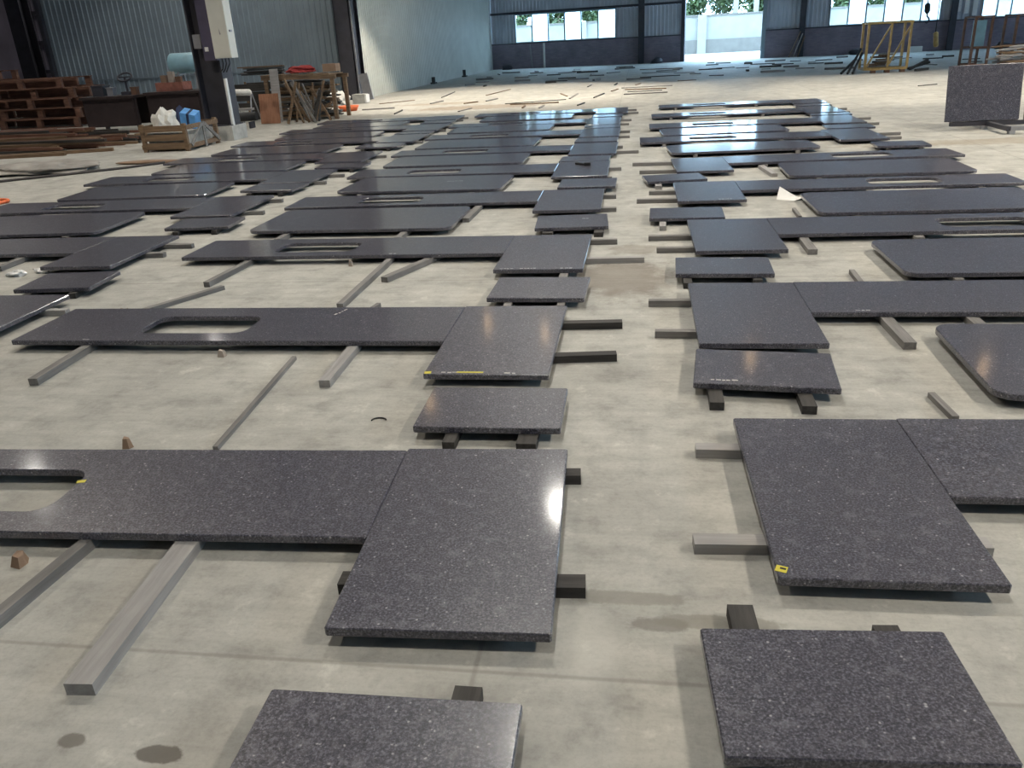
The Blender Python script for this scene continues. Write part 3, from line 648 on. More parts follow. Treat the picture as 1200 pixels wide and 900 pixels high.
# folded white paper on the floor
mb = MB(); mb.add([(1.40, 8.58, .002), (1.56, 8.48, .002), (1.60, 8.60, .02), (1.44, 8.70, .11), (1.66, 8.51, .03), (1.68, 8.58, .003)], [(0, 1, 2), (0, 2, 3), (1, 4, 5, 2)])
mb.add([(1.40, 8.58, .0), (1.56, 8.48, .0), (1.60, 8.60, .018), (1.44, 8.70, .108), (1.66, 8.51, .028), (1.68, 8.58, .0)], [(2, 1, 0), (3, 2, 0), (2, 5, 4, 1)])
tag(mb.build('paper_scrap', 'paper'), 'crumpled white paper scrap on floor beside third right island top', 'paper')
for k, (x, y, r) in enumerate([(-5.2, 6.02, .055), (-5.02, 6.12, .05)]):
    tag(blob((x, y, 0), (r * 1.5, r * .8, r * .5), 20 + k, 3, .35, 4.5, False).build('plastic_scrap', 'plastic_film'), ['crumpled clear plastic scrap at the left edge beside a small slab', 'smaller crumpled plastic scrap touching the wide slab at left'][k], 'plastic')
mb = MB().tube([(-8.3 + .16 * math.cos(a), 9.6 + .16 * math.sin(a), .025) for a in [R(d) for d in range(0, 361, 20)]], .022, 8, False)
tag(mb.build('orange_ring', 'paint_orange'), 'orange hose ring on the floor at the left edge', 'ring')

# loose laths on the open floor behind the slabs
FAR = [((-4.84, 27.36), (-4.45, 30.09)), ((-4.36, 24.61), (-4.18, 25.49)), ((-3.61, 23.27), (-1.98, 23.88)), ((-3.41, 22.88), (-2.09, 22.88)), ((-1.9, 24.2), (-1.8, 26.1)), ((-1.21, 24.06), (-0.99, 25.64)),
 ((-0.8, 26.6), (-0.62, 27.5)), ((-0.4, 24.85), (0.84, 24.97)), ((-0.31, 25.93), (0.72, 25.99)), ((-0.4, 26.95), (0.86, 26.69)), ((-0.52, 27.9), (1.09, 28.03)), ((0.08, 34.08), (1.62, 34.25)), ((1.36, 30.54), (2.0, 30.52)),
 ((2.62, 32.92), (3.13, 32.74)), ((0.16, 37.6), (1.63, 37.61)), ((0.09, 41.14), (1.65, 40.71)), ((-1.68, 29.46), (-1.63, 30.65)), ((-0.79, 29.74), (-0.73, 30.71)), ((-0.07, 29.17), (0.1, 30.02)), ((-6.02, 24.57), (-5.88, 25.56)),
 ((-6.3, 27.27), (-6.46, 30.1)), ((-4.9, 24.0), (-4.6, 24.5)), ((-4.51, 21.33), (-4.37, 22.28)), ((-6.22, 21.39), (-6.32, 22.51)), ((-7.88, 25.57), (-7.02, 26.56)), ((-7.7, 23.27), (-6.81, 23.5)), ((7.06, 23.2), (7.6, 23.51)),
 ((-2.9, 21.55), (-2.92, 22.2)), ((-2.44, 21.31), (-2.42, 22.08)), ((-1.5, 21.6), (-1.37, 22.34)), ((-2.35, 26.5), (-2.05, 25.2))]
for k, (p, q) in enumerate(FAR):
    stick(p, q, [.045, .06, .035][k % 3], [.02, .03][k % 2], ['wood_brown', 'wood_grey', 'wood_dark'][k % 3], 'loose wooden lath scattered on the open floor behind the slabs', 'laths scattered behind the slabs', 'loose_lath', 'lath')
rr = random.Random(11)
used = [((p[0] + q[0]) / 2, (p[1] + q[1]) / 2) for p, q in FAR]
for k in range(70):
    for _ in range(30):
        x = rr.uniform(-7.5, 13); y = rr.uniform(32.5, 46 - .2 * max(0, x))
        if all((x - a) ** 2 + (y - b_) ** 2 > 1.2 for a, b_ in used) and not (6.3 < x < 10.2 and y < 33): break
    used.append((x, y)); a = rr.choice([rr.uniform(-.3, .3), rr.uniform(0, PI)]); ln = rr.uniform(.15, .55)
    stick((x - ln * math.cos(a), y - ln * math.sin(a)), (x + ln * math.cos(a), y + ln * math.sin(a)), rr.uniform(.05, .1), rr.choice([.03, .04, .07]), rr.choice(['wood_grey', 'wood_dark', 'wood_pale']), 'scrap timber on the bluish floor near the far wall', 'scrap timber near the far wall', 'scrap_timber', 'timber')

# ================================================================== PILLAR WITH ELECTRIC CABINET
pe = empty('steel_pillar', (-8.55, 16.75, 0), 'dark steel pillar on a concrete plinth carrying the electric cabinet', 'pillar')
part(MB().b2(-8.92, -8.24, 16.40, 17.05, 0, .29), 'plinth', 'concrete_block', pe)
mb = MB(); mb.b2(-8.86, -8.83, 16.5, 16.95, .29, 9); mb.b2(-8.33, -8.30, 16.5, 16.95, .29, 9); mb.b2(-8.83, -8.33, 16.70, 16.74, .29, 9)
part(mb, 'shaft', 'steel_dark', pe)
part(MB().b2(-8.90, -8.26, 16.45, 17.0, .29, .31), 'base_plate', 'steel_dark', pe)
part(MB().b2(-8.55, -8.29, 16.38, 16.48, 1.55, 4.2), 'cable_tray', 'steel_purple', pe)
part(MB().b2(-8.30, -8.26, 16.52, 16.60, .29, 1.2), 'conduit', 'paint_white', pe)
cb = empty('electric_cabinet', (-8.1, 16.42, 1.58), 'cream electric cabinet mounted on the steel pillar', 'cabinet')
part(MB().b2(-8.28, -7.93, 16.30, 16.58, 1.58, 2.95), 'body', 'paint_cream', cb)
dr = part(MB().b2(-8.275, -7.935, 16.285, 16.299, 1.60, 2.93), 'door', 'paint_cream', cb)
mb = MB(); z = 2.06; mb.add([(-8.10, 16.284, z - .05), (-8.07, 16.284, z - .05), (-8.10, 16.284, z + .07)], [(0, 1, 2)]); part(mb, 'keyhole_mark', 'paint_grey', dr)
part(MB().b2(-7.93, -7.90, 16.36, 16.44, 2.05, 2.09), 'hinge', 'steel_grey', cb)
for k, x in enumerate((-8.22, -8.15, -8.08)):
    part(MB().tube([(x, 16.45, 1.58), (x + .01, 16.45, 1.48), (x - .02 - .02 * k, 16.46, 1.38), (x - .1, 16.47, 1.32)], .013, 6), 'cable', 'rubber_black', cb)
part(MB().b2(-8.76, -8.60, 16.44, 16.50, 1.78, 2.04), 'switch_box', 'paint_grey', pe)
part(MB().b2(-8.50, -8.43, 16.355, 16.38, 1.72, 1.80), 'switch', 'paint_white', pe)

# ================================================================== WOODEN CRATE WITH BAGS
cr = empty('wooden_crate', (-8.75, 15.3, 0), 'weathered open wooden crate with braced side at the pillar foot', 'crate')
CX0, CX1, CY0, CY1, CH = -9.28, -8.42, 14.85, 16.05, .50
for x in (CX0, CX1):
    for y in (CY0, CY1): part(MB().b2(x - .035, x + .035, y - .035, y + .035, 0, CH), 'post', 'wood_brown', cr)
for z in (.05, .20, .36): part(MB().b2(CX0 + .036, CX1 - .036, CY0 - .03, CY0 - .005, z, z + .11), 'front_board', 'wood_brown', cr)
part(MB().b2(CX0 + .03, CX1 - .03, CY0, CY1, .03, .05), 'bottom_board', 'wood_brown', cr)
for z in (.05, .39): part(MB().b2(CX1 + .036, CX1 + .056, CY0 - .03, CY1 + .03, z, z + .08), 'side_rail', 'wood_brown', cr); part(MB().b2(CX0 - .056, CX0 - .036, CY0 - .03, CY1 + .03, z, z + .08), 'side_rail', 'wood_brown', cr); part(MB().b2(CX0 + .036, CX1 - .036, CY1 + .005, CY1 + .03, z, z + .08), 'back_board', 'wood_brown', cr)
ym = (CY0 + CY1) / 2
for p, q in (((CY0 + .05, .10), (ym - .05, .44)), ((CY1 - .05, .10), (ym + .05, .44))):
    part(MB().beam((CX1 + .07, p[0], p[1]), (CX1 + .07, q[0], q[1]), .022, .07), 'brace', 'wood_grey', cr)
part(MB().b2(CX1 + .058, CX1 + .08, ym - .035, ym + .035, 0.02, .48), 'side_post', 'wood_grey', cr)
part(blob((-8.85, 15.4, .05), (.36, .5, .45), 45, 3, .2).build('bag_fill', 'white_cloth') if False else MB().b2(CX0 + .06, CX1 - .06, CY0 + .05, CY1 - .06, .05, .34), 'rubble_fill', 'concrete_block', cr)
tag(blob((-8.98, 15.17, .341), (.23, .21, .26), 6, 3, .28, 4.2, False).build('plastic_bag', 'white_cloth'), 'crumpled white bag piled in the wooden crate', 'bag')
mb = MB(); Mx = Matrix.Rotation(R(18), 3, 'X') @ Matrix.Rotation(R(14), 3, 'Y')
mb.box((-8.66, 15.58, .53), (.30, .24, .28), Mx)
bo = tag(mb.build('blue_box', 'bright_blue'), 'bright blue carton with dark stripe in the wooden crate', 'box')
part(MB().box((-8.66, 15.58, .53), (.05, .244, .284), Mx), 'stripe', 'navy', bo)
tag(blob((-8.98, 15.84, .341), (.12, .11, .24), 8, 2, .3, 4, False).build('navy_sack', 'navy'), 'dark navy sack between white bag and blue carton', 'sack')

# ================================================================== WORK BENCHES IN THE SIDE BAY
def bench(name, x0, x1, y0, y1, h, label):
    e = empty(name, ((x0 + x1) / 2, (y0 + y1) / 2, 0), label, 'bench')
    part(MB().b2(x0 - .05, x1 + .05, y0 - .05, y1 + .05, h - .06, h), 'bench_top', 'bench_paint', e)
    part(MB().b2(x0 + .02, x1 - .02, y0, y0 + .03, .16, h - .06), 'front_panel', 'bench_paint', e)
    part(MB().b2(x0 + .02, x1 - .02, y1 - .03, y1, .16, h - .06), 'back_panel', 'bench_paint', e)
    for x in (x0 + .02, x1 - .02):
        for y in (y0 + .06, y1 - .06): part(MB().b2(x - .04, x + .04, y - .04, y + .04, 0, h - .06), 'leg', 'bench_paint', e)
    return e
bench('steel_bench', -13.4, -12.05, 19.2, 20.0, .86, 'dark steel bench by the pallet stack in side bay')
bench('steel_bench', -11.75, -10.4, 19.3, 20.1, .90, 'dark steel bench behind the wooden crate')
# hand wheel press on the first bench
e = empty('hand_press', (-12.4, 19.6, .86), 'black hand press with wheel on the left bench', 'press')
part(MB().b2(-12.52, -12.28, 19.5, 19.75, .86, .94), 'base', 'steel_dark', e)
part(MB().tube([(-12.4, 19.6, .94), (-12.4, 19.6, 1.27)], .03, 10), 'spindle', 'steel_dark', e)
part(MB().tube([(-12.4 + .18 * math.cos(a), 19.6 + .1 * math.sin(a), 1.27 + .09 * math.sin(a)) for a in [R(d) for d in range(0, 361, 20)]], .022, 8, False), 'hand_wheel', 'steel_dark', e)
part(MB().beam((-12.58, 19.6, 1.27), (-12.22, 19.6, 1.27), .025, .025), 'spoke', 'steel_dark', e)
for k, (x, w_, h, mt, lb) in enumerate([(-13.1, .3, .22, 'steel_dark', 'dark tool box at the left end of the left bench'), (-12.78, .16, .16, 'paint_grey', 'small grey tin between tool box and hand press'), (-12.15, .14, .15, 'steel_rust', 'rusty tin at the right end of the left bench')]):
    o = tag(MB().b2(x - w_ / 2, x + w_ / 2, 19.45, 19.45 + w_, .86, .86 + h).build('tool_tin', mt), lb, 'tin')
    part(MB().b2(x - w_ / 2 - .01, x + w_ / 2 + .01, 19.44, 19.46 + w_, .86 + h, .86 + h + .03), 'lid', mt, o)
mb = MB(); mb.b2(-11.55, -10.85, 19.45, 19.48, .9, 1.1); mb.b2(-11.55, -10.85, 19.87, 19.9, .9, 1.1); mb.b2(-11.55, -11.52, 19.48, 19.87, .9, 1.1); mb.b2(-10.88, -10.85, 19.48, 19.87, .9, 1.1); mb.b2(-11.55, -10.85, 19.45, 19.9, .9, .92)
tag(mb.build('red_tray', 'rust_red'), 'rust-red open tray on the bench behind the crate', 'tray')
for k, (x, h) in enumerate([(-11.4, .34), (-11.2, .42), (-11.02, .30)]):
    tag(MB().b2(x - .07, x + .07, 19.6, 19.7, .92, .92 + h).build('carton', ['chip_wood', 'chip_stone', 'steel_rust'][k]), f'{["brown narrow", "pale tall", "rusty short"][k]} carton standing in the red tray', 'carton')
# light blue drum on a steel trestle
e = empty('blue_drum', (-11.5, 21.2, 0), 'light blue drum lying on a steel trestle by the pillar', 'drum')
part(MB().tube([(-12.0, 21.2, 1.50), (-11.97, 21.2, 1.50), (-11.15, 21.2, 1.50), (-11.10, 21.2, 1.50)], [.22, .25, .25, .22], 20), 'drum_body', 'paint_blue', e)
for x in (-11.8, -11.3):
    for s_ in (-1, 1): part(MB().beam((x, 21.2 + .3 * s_, 0), (x, 21.2 + .12 * s_, 1.30), .05, .05), 'leg', 'steel_grey', e)
    part(MB().b2(x - .03, x + .03, 21.0, 21.4, 1.22, 1.26), 'cradle', 'steel_grey', e)
# thin standpipe beside the pillar
tag(MB().tube([(-9.75, 18.9, 0), (-9.75, 18.9, 2.35)], .018, 8).build('standpipe', 'steel_grey'), 'thin grey standpipe left of the steel pillar', 'pipe')

# ================================================================== PALLET STACK AND TIMBER HEAP (far left)
def pallet(x, y, z, L_, W_, H_, rot, label):
    e = empty('wooden_pallet', (x, y, z), label, 'pallet', 'stacked pallets in the side bay')
    Mr = Matrix.Translation((x, y, 0)) @ Matrix.Rotation(rot, 4, 'Z')
    for k in range(3): part(MB().b2(-L_ / 2, L_ / 2, -W_ / 2 + k * (W_ - .1) / 2, -W_ / 2 + k * (W_ - .1) / 2 + .1, z + .025, z + H_ - .025), 'stringer', 'wood_red', e, Mr) if k == 1 else None
    for sx_ in (-1, 0, 1):
        for sy_ in (-1, 1): part(MB().box((sx_ * (L_ / 2 - .1), sy_ * (W_ / 2 - .06), z + H_ / 2), (.16, .1, H_ - .05)), 'block', 'wood_red', e, Mr)
    for k in range(4): part(MB().b2(-L_ / 2, L_ / 2, -W_ / 2 + k * (W_ - .16) / 3, -W_ / 2 + k * (W_ - .16) / 3 + .16, z + H_ - .025, z + H_), 'deck_board', 'wood_red', e, Mr)
    for sy_ in (-1, 1): part(MB().b2(-L_ / 2, L_ / 2, sy_ * (W_ / 2 - .06) - .05, sy_ * (W_ / 2 - .06) + .05, z, z + .025), 'base_board', 'wood_red', e, Mr)
for k in range(5):
    pallet(-16.6 + [.0, .06, -.08, -.02, -.3][k], 22.4 + [0, .05, -.04, .08, .0][k], k * .26, 2.5, 1.5, .26, R([0, 1, -1.5, 1, 2][k]), f'red-brown wooden pallet in right-hand stack, {ordn[k]} from the floor')
for k in range(6):
    pallet(-19.35 + [.0, .05, -.04, .06, -.1, 0][k], 22.6 + [0, .05, -.04, .0, .05, 0][k], k * .26, 2.5, 1.5, .26, R([0, -1, 1, 0, 2, -1][k]), f'red-brown wooden pallet in left-hand stack, {ordn[k]} from the floor')
rr = random.Random(3)
for l, (n, ang) in enumerate([(17, 3), (16, -6), (14, 8), (12, -3), (9, 6), (6, -8), (4, 2)]):
    for k in range(n):
        y = 16.4 + (k - (n - 1) / 2) * .155; ln = rr.uniform(.9, 2.1); cx_ = -12.7 + rr.uniform(-.7, .7) - .18 * l; a = R(ang)
        batten((cx_ - ln * math.cos(a), y + .3 + (cx_ + 12.7) * math.tan(a) - ln * math.sin(a)), (cx_ + ln * math.cos(a), y + .3 + (cx_ + 12.7) * math.tan(a) + ln * math.sin(a)), rr.uniform(.05, .085), 'reddish timber lying in the low heap before the pallets', rr.choice(['wood_red', 'wood_red', 'wood_brown', 'wood_dark']), (l + 1) * .05, 'timber', 'timber heap before the pallets', l * .05, 'heap_timber')
for k, (p, q) in enumerate([((-12.6, 14.75), (-10.3, 15.35)), ((-13.4, 14.5), (-11.0, 14.85)), ((-11.0, 17.75), (-9.9, 17.9)), ((-11.6, 18.25), (-10.2, 18.45))]):
    batten(p, q, .09, ['long pale timber at the front edge of the heap', 'dark timber in front of the heap at left edge', 'short timber right of the heap toward the crate', 'farther short timber right of the heap under the bench'][k], 'wood_brown', .06, 'timber', 'timber heap before the pallets', 0, 'heap_timber')
# tarp and hose on the floor at left
tag(blob((-9.85, 12.55, 0), (1.15, .45, .10), 31, 4, .22, 5, False).build('tarp', 'tarp'), 'flat grey crumpled tarp on the floor at left', 'tarp')
tag(blob((-8.25, 13.25, 0), (.5, .14, .035), 33, 3, .3).build('sack_flat', 'chip_wood'), 'flattened reddish sack beside the grey tarp', 'sack')
tag(MB().tube([(-11.2, 10.4, .02), (-10.0, 11.3, .02), (-9.4, 11.75, .02), (-8.9, 12.1, .02), (-8.3, 12.6, .02), (-7.9, 13.1, .02)], .02, 8).build('hose', 'hose'), 'dark hose running past the grey tarp on the floor', 'hose')

# ================================================================== SCRAP WOOD CORNER between pillar and second column
# folding step stool with a white seat
e = empty('step_stool', (-9.57, 19.9, 0), 'steel step stool with white padded seat behind the pillar', 'stool')
for x in (-9.77, -9.30):
    part(MB().tube([(x, 19.55, 0), (x - .06, 19.9, .74)], .018, 8), 'leg', 'steel_grey', e); part(MB().tube([(x, 20.2, 0), (x - .06, 19.95, .74)], .018, 8), 'leg', 'steel_grey', e)
part(MB().tube([(-9.92, 19.85, .79), (-9.88, 19.85, .79), (-9.36, 19.85, .77), (-9.32, 19.85, .77)], [.04, .075, .075, .04], 14), 'seat', 'white_cloth', e)
part(MB().b2(-9.79, -9.28, 19.62, 19.80, .37, .42), 'step', 'wood_pale', e)
# dark roll on a low rack
e = empty('dark_roll', (-9.3, 19.1, 0), 'black rolled sheet on a low rack before the step stool', 'roll')
part(MB().tube([(-9.75, 19.15, .24), (-8.95, 19.15, .27)], .10, 16), 'roll_body', 'rubber_black', e)
for x in (-9.6, -9.1): part(MB().b2(x - .02, x + .02, 19.02, 19.28, 0, .15), 'rack_leg', 'steel_dark', e)
mb = MB(); Mx = Matrix.Rotation(R(-8), 3, 'X')
mb.box((-9.0, 20.05, .36), (.50, .03, .70), Mx); tag(mb.build('plywood_panel', 'plywood'), 'orange-brown plywood panel leaning against the scrap wood', 'panel')
mb = MB(); mb.box((-9.02, 20.6, .63), (.22, .03, 1.26), Matrix.Rotation(R(-6), 3, 'X')); tag(mb.build('upright_board', 'wood_pale'), 'pale upright board behind the plywood panel', 'board')
# timber trestle holding the scrap
e = empty('timber_trestle', (-8.3, 21.2, 0), 'rough timber trestle full of scrap wood by the wall', 'trestle')
for x in (-9.3, -7.55):
    for y in (20.75, 21.7): part(MB().beam((x, y, 0), (x, y, 1.0), .09, .09), 'post', 'wood_brown', e)
for y in (20.75, 21.7): part(MB().beam((-9.4, y, 1.04), (-7.45, y, 1.0), .08, .09), 'rail', 'wood_brown', e)
for k in range(5): part(MB().beam((-9.3 + .4 * k, 20.7, 1.10 - .008 * k), (-9.3 + .4 * k, 21.75, 1.10 - .008 * k), .2, .03), 'top_board', 'wood_brown', e)
tag(blob((-8.5, 21.2, 1.125), (.36, .26, .11), 12, 3, .25, 4, False).build('red_sack', 'red_cloth'), 'dark red sack on top of the timber trestle', 'sack')
tag(MB().b2(-7.95, -7.6, 21.25, 21.6, 1.115, 1.3).build('cardboard_box', 'chip_wood'), 'brown cardboard box beside the red sack', 'box')
rr = random.Random(21)
for k in range(19):
    y = 19.66 + .053 * k; c_ = Vector((-8.05 + rr.uniform(-.3, .42), y, 0)); a = R(rr.choice([78, 62, 100, 118, 84, 55, 70, 108, 28])); ln = rr.uniform(.75, 1.15)
    h = Vector((math.cos(a), 0, math.sin(a))) * ln
    p = c_ - Vector((h.x / 2, 0, -.02)); q = p + h
    tag(MB().beam(p, q, .03, rr.uniform(.05, .08)).build('scrap_plank', ['wood_brown', 'wood_brown', 'wood_grey', 'wood_dark'][k % 4]), 'scrap plank propped up before the timber trestle', 'plank', 'planks propped before the trestle')
for k in range(44):
    z = .02 + .042 * (k % 22); y = 20.95 + (k // 22) * .42 + rr.uniform(-.03, .03)
    ln = rr.uniform(.4, .8); cx_ = -8.42 + rr.uniform(-1, 1) * (.82 - ln)
    tag(MB().beam((cx_ - ln, y - .03, z + .015), (cx_ + ln, y + .03, z + .015), rr.uniform(.12, .26), .034).build('scrap_plank', rr.choice(['wood_brown', 'wood_brown', 'wood_dark', 'wood_grey'])), 'scrap plank stacked inside the timber trestle', 'plank', 'planks stacked inside the trestle')
for k in range(6):
    z = 1.135 + .036 * k
    tag(MB().beam((-10.15 + rr.uniform(-.15, .1), 21.4 + rr.uniform(-.1, .1), z), (-8.98 + rr.uniform(-.1, .05), 21.35 + rr.uniform(-.15, .15), z), .12, .03).build('scrap_plank', rr.choice(['wood_brown', 'wood_grey', 'wood_dark'])), 'scrap plank sticking out left from the trestle top', 'plank', 'planks sticking out of the trestle')
e = empty('scrap_bin', (-9.9, 21.5, 0), 'dark slatted bin of offcuts behind the step stool', 'bin')
for z in (.05, .28, .51, .74): part(MB().b2(-10.45, -9.45, 21.0, 21.03, z, z + .18), 'slat', 'wood_dark', e); part(MB().b2(-10.45, -9.45, 21.95, 21.98, z, z + .18), 'slat', 'wood_dark', e)
for x in (-10.45, -9.49):
    for y in (21.04, 21.91): part(MB().b2(x, x + .05, y, y + .04, 0, .95), 'post', 'wood_brown', e)
# bags, basin, block and offcut beside the second column
tag(blob((-9.35, 26.0, 0), (.34, .3, .26), 15, 3, .22, 4, False).build('white_sack', 'white_cloth'), 'lumpy white sack at the foot of the dark column', 'sack')
mb = MB().lathe((-8.1, 23.3, 0), [(0, .01), (.2, .01), (.28, .14), (.30, .14), (.22, 0), (0, 0)], 24)
tag(mb.build('orange_basin', 'paint_orange'), 'orange plastic basin on the floor by the scrap wood', 'basin')
o = tag(MB().b2(-8.95, -8.55, 26.2, 26.6, 0, .28).build('concrete_block', 'concrete_block'), 'grey concrete block beside the white sack', 'block')
part(MB().b2(-8.55, -8.50, 26.22, 26.58, .02, .26), 'pale_face', 'paint_white', o)
mb = MB(); mb.box((-9.0, 27.9, .42), (.30, .05, .84), Matrix.Rotation(R(-9), 3, 'Y')); tag(mb.build('stone_offcut', 'paint_grey'), 'grey stone offcut leaning by the cream wall', 'offcut')
for k, (y, h) in enumerate([(37.2, .28), (43.2, .34)]):
    mb = MB(); x = -9.35 + .73 * (y - 29) / 22.6 + .17; mb.b2(x - .05, x + .09, y - .06, y + .06, 0, h); mb.b2(x - .08, x + .13, y - .2, y + .2, 0, .07); tag(mb.build('dark_stump', 'wood_dark'), ['nearer dark stump at the foot of the cream wall', 'farther dark stump at the foot of the cream wall'][k], 'stump')

# ================================================================== RIGHT SIDE: LEANING SLABS ON AN A-FRAME
fr = empty('slab_trestle', (5.4, 13.9, 0), 'low steel trestle carrying the leaning granite slabs', 'trestle')
for x, y in ((5.22, 13.78), (5.34, 13.10), (6.35, 13.78), (6.4, 13.10)): part(MB().b2(x - .04, x + .04, y - .04, y + .04, 0, .05), 'foot', 'steel_grey', fr)
part(MB().beam((4.75, 13.85, .08), (6.5, 13.85, .08), .08, .06), 'rail', 'steel_dark', fr); part(MB().beam((5.3, 13.1, .08), (6.5, 13.1, .08), .06, .06), 'rail', 'steel_grey', fr)
for x in (5.28, 6.38): part(MB().beam((x, 13.05, .08), (x, 14.6, .08), .06, .06), 'cross_rail', 'steel_dark', fr)
for x in (5.0, 6.3): part(MB().beam((x, 14.5, .08), (x, 14.22, .9), .06, .06), 'upright', 'steel_rust', fr)
for k in range(3):
    M = Matrix.Translation((5.20 + .02 * k, 13.85 + .035 * k, .115)) @ Matrix.Rotation(R(-11), 4, 'X')
    me = slab_mesh('leaning_slab', rrect(-.54, .50, 0, .81, .004, 1), None, 0, .03)
    o = bpy.data.objects.new('leaning_slab', me); COL.objects.link(o); o.matrix_world = M @ Matrix.Rotation(R(90), 4, 'X')
    tag(o, ['front grey granite slab of the leaning stack, far right', 'middle grey granite slab of the leaning stack, far right', 'rear grey granite slab of the leaning stack, far right'][k], 'granite slab', 'granite slabs leaning on the trestle')
for k in range(2):
    M = Matrix.Translation((6.30 + .02 * k, 13.85 + .035 * k, .115)) @ Matrix.Rotation(R(-11), 4, 'X')
    me = slab_mesh('leaning_slab', rrect(-.52, .52, 0, .80, .004, 1), None, 0, .03)
    o = bpy.data.objects.new('leaning_slab', me); COL.objects.link(o); o.matrix_world = M @ Matrix.Rotation(R(90), 4, 'X')
    tag(o, ['front slab of the second leaning pair at the right edge', 'rear slab of the second leaning pair at the right edge'][k], 'granite slab', 'granite slabs leaning on the trestle')

# yellow transport rack
e = empty('yellow_rack', (8.1, 30.2, 0), 'yellow steel transport rack with diagonal braces', 'rack')
Y0, Y1, X0_, X1_, H_ = 29.8, 30.5, 7.33, 8.62, 1.47
for x in (X0_, X1_):
    for y in (Y0, Y1): part(MB().beam((x, y, .12), (x, y, H_), .07, .07), 'post', 'paint_yellow', e)
for y in (Y0, Y1):
    part(MB().beam((X0_ - .06, y, H_ + .035), (X1_ + .06, y, H_ + .035), .07, .07), 'top_beam', 'paint_yellow', e); part(MB().beam((X0_, y, .12), (X1_, y, .12), .07, .07), 'bottom_beam', 'paint_yellow', e)
    if y > Y0: continue
    part(MB().beam((8.03, y, .12), (8.03, y, H_), .06, .06), 'centre_post', 'paint_yellow', e)
    part(MB().beam((X0_ + .05, y, .2), (8.0, y, H_ - .05), .05, .05), 'brace', 'paint_yellow', e); part(MB().beam((X1_ - .03, y, H_ - .1), (8.06, y, .25), .05, .05), 'brace', 'paint_yellow', e)
for x in (X0_, X1_): part(MB().beam((x, Y0, H_ + .03), (x, Y1, H_ + .03), .06, .06), 'side_beam', 'paint_yellow', e); part(MB().beam((x, Y0, .12), (x, Y1, .12), .06, .06), 'side_beam', 'paint_yellow', e)
for x in (7.6, 8.03, 8.5): part(MB().b2(x - .07, x + .07, Y0 - .09, Y0 + .1, 0, .085), 'foot', 'steel_rust', e)
for k, (p, q) in enumerate([((6.75, 29.5, .04), (7.25, 30.2, .75)), ((6.9, 29.5, .04), (7.28, 30.1, .62)), ((6.6, 29.75, .04), (7.18, 30.4, .45))]):
    tag(MB().tube([p, q], .04, 8).build('dark_pole', 'rubber_black'), 'black pole leaning on the left side of the yellow rack', 'pole', 'poles leaning on the yellow rack')
for k in range(9):
    a = rr.uniform(-.5, .5); cx_ = 8.05 + rr.uniform(-.3, .3); y = 29.55 - .05 + .0 * k; z = .22 + .045 * k
    p = (cx_ - .28, 29.98, z); q = (cx_ + .28, 30.3, z)
    tag(MB().beam(p, q, .07, .04).build('dunnage_timber', rr.choice(['wood_brown', 'wood_dark', 'wood_grey'])), 'short dunnage timber heaped inside the yellow rack', 'timber', 'dunnage inside the yellow rack')
for k, (p, q) in enumerate([((8.85, 30.2, .05), (9.5, 30.6, .3)), ((8.9, 30.6, .05), (9.6, 30.7, .22)), ((8.85, 29.6, .05), (9.35, 30.0, .05))]):
    tag(MB().beam(p, q, .08, .07).build('dunnage_timber', 'wood_dark'), 'dark timber lying right of the yellow rack', 'timber', 'timbers right of the yellow rack')

# brown slab racks with panes behind the leaning slabs
def brace_rack(x0, x1, y, h, label, panel):
    e = empty('brown_rack', ((x0 + x1) / 2, y, 0), label, 'rack')
    for x in (x0, x1): part(MB().beam((x, y, 0), (x, y, h), .07, .07), 'post', 'steel_rust', e); part(MB().beam((x, y + .9, 0), (x, y + .9, h), .07, .07), 'post', 'steel_rust', e)
    for z in (h, .62, .1): part(MB().beam((x0 - .03, y, z), (x1 + .03, y, z), .06, .06), 'beam', 'steel_rust', e); part(MB().beam((x0 - .03, y + .9, z), (x1 + .03, y + .9, z), .06, .06), 'beam', 'steel_rust', e)
    for x in (x0, x1): part(MB().beam((x, y, h), (x, y + .9, h), .05, .05), 'side_beam', 'steel_rust', e)
    if panel: part(MB().b2(x0 + .05, x1 - .05, y + .30, y + .33, .65, h - .1), 'panel', panel, e)
brace_rack(10.56, 11.06, 29.9, 1.52, 'brown steel rack with pale blue panel behind leaning slabs', 'paint_blue')
brace_rack(11.78, 12.5, 29.9, 1.52, 'brown steel rack at the right edge behind firewood', None)
for k in range(24):
    l = k % 8; z = .05 + .085 * l; y = 28.3 + .24 * (k // 8); ln = rr.uniform(.35, .6) * (1 - .05 * l); cx_ = 11.25 + rr.uniform(-.2, .35)
    c1 = Vector((cx_, y, z)); d = Vector((ln, rr.uniform(-.03, .03), 0)); b_ = Vector((0, rr.uniform(-.06, .06), .012))
    tag(MB().tube([c1 - d, c1 - d * .3 + b_, c1 + d * .4 + b_, c1 + d], [.022, .034, .032, .02], 7).build('firewood_log', rr.choice(['wood_brown', 'wood_pale', 'wood_brown'])), 'bent firewood branch piled between the brown racks', 'branch', 'firewood piled between the racks')

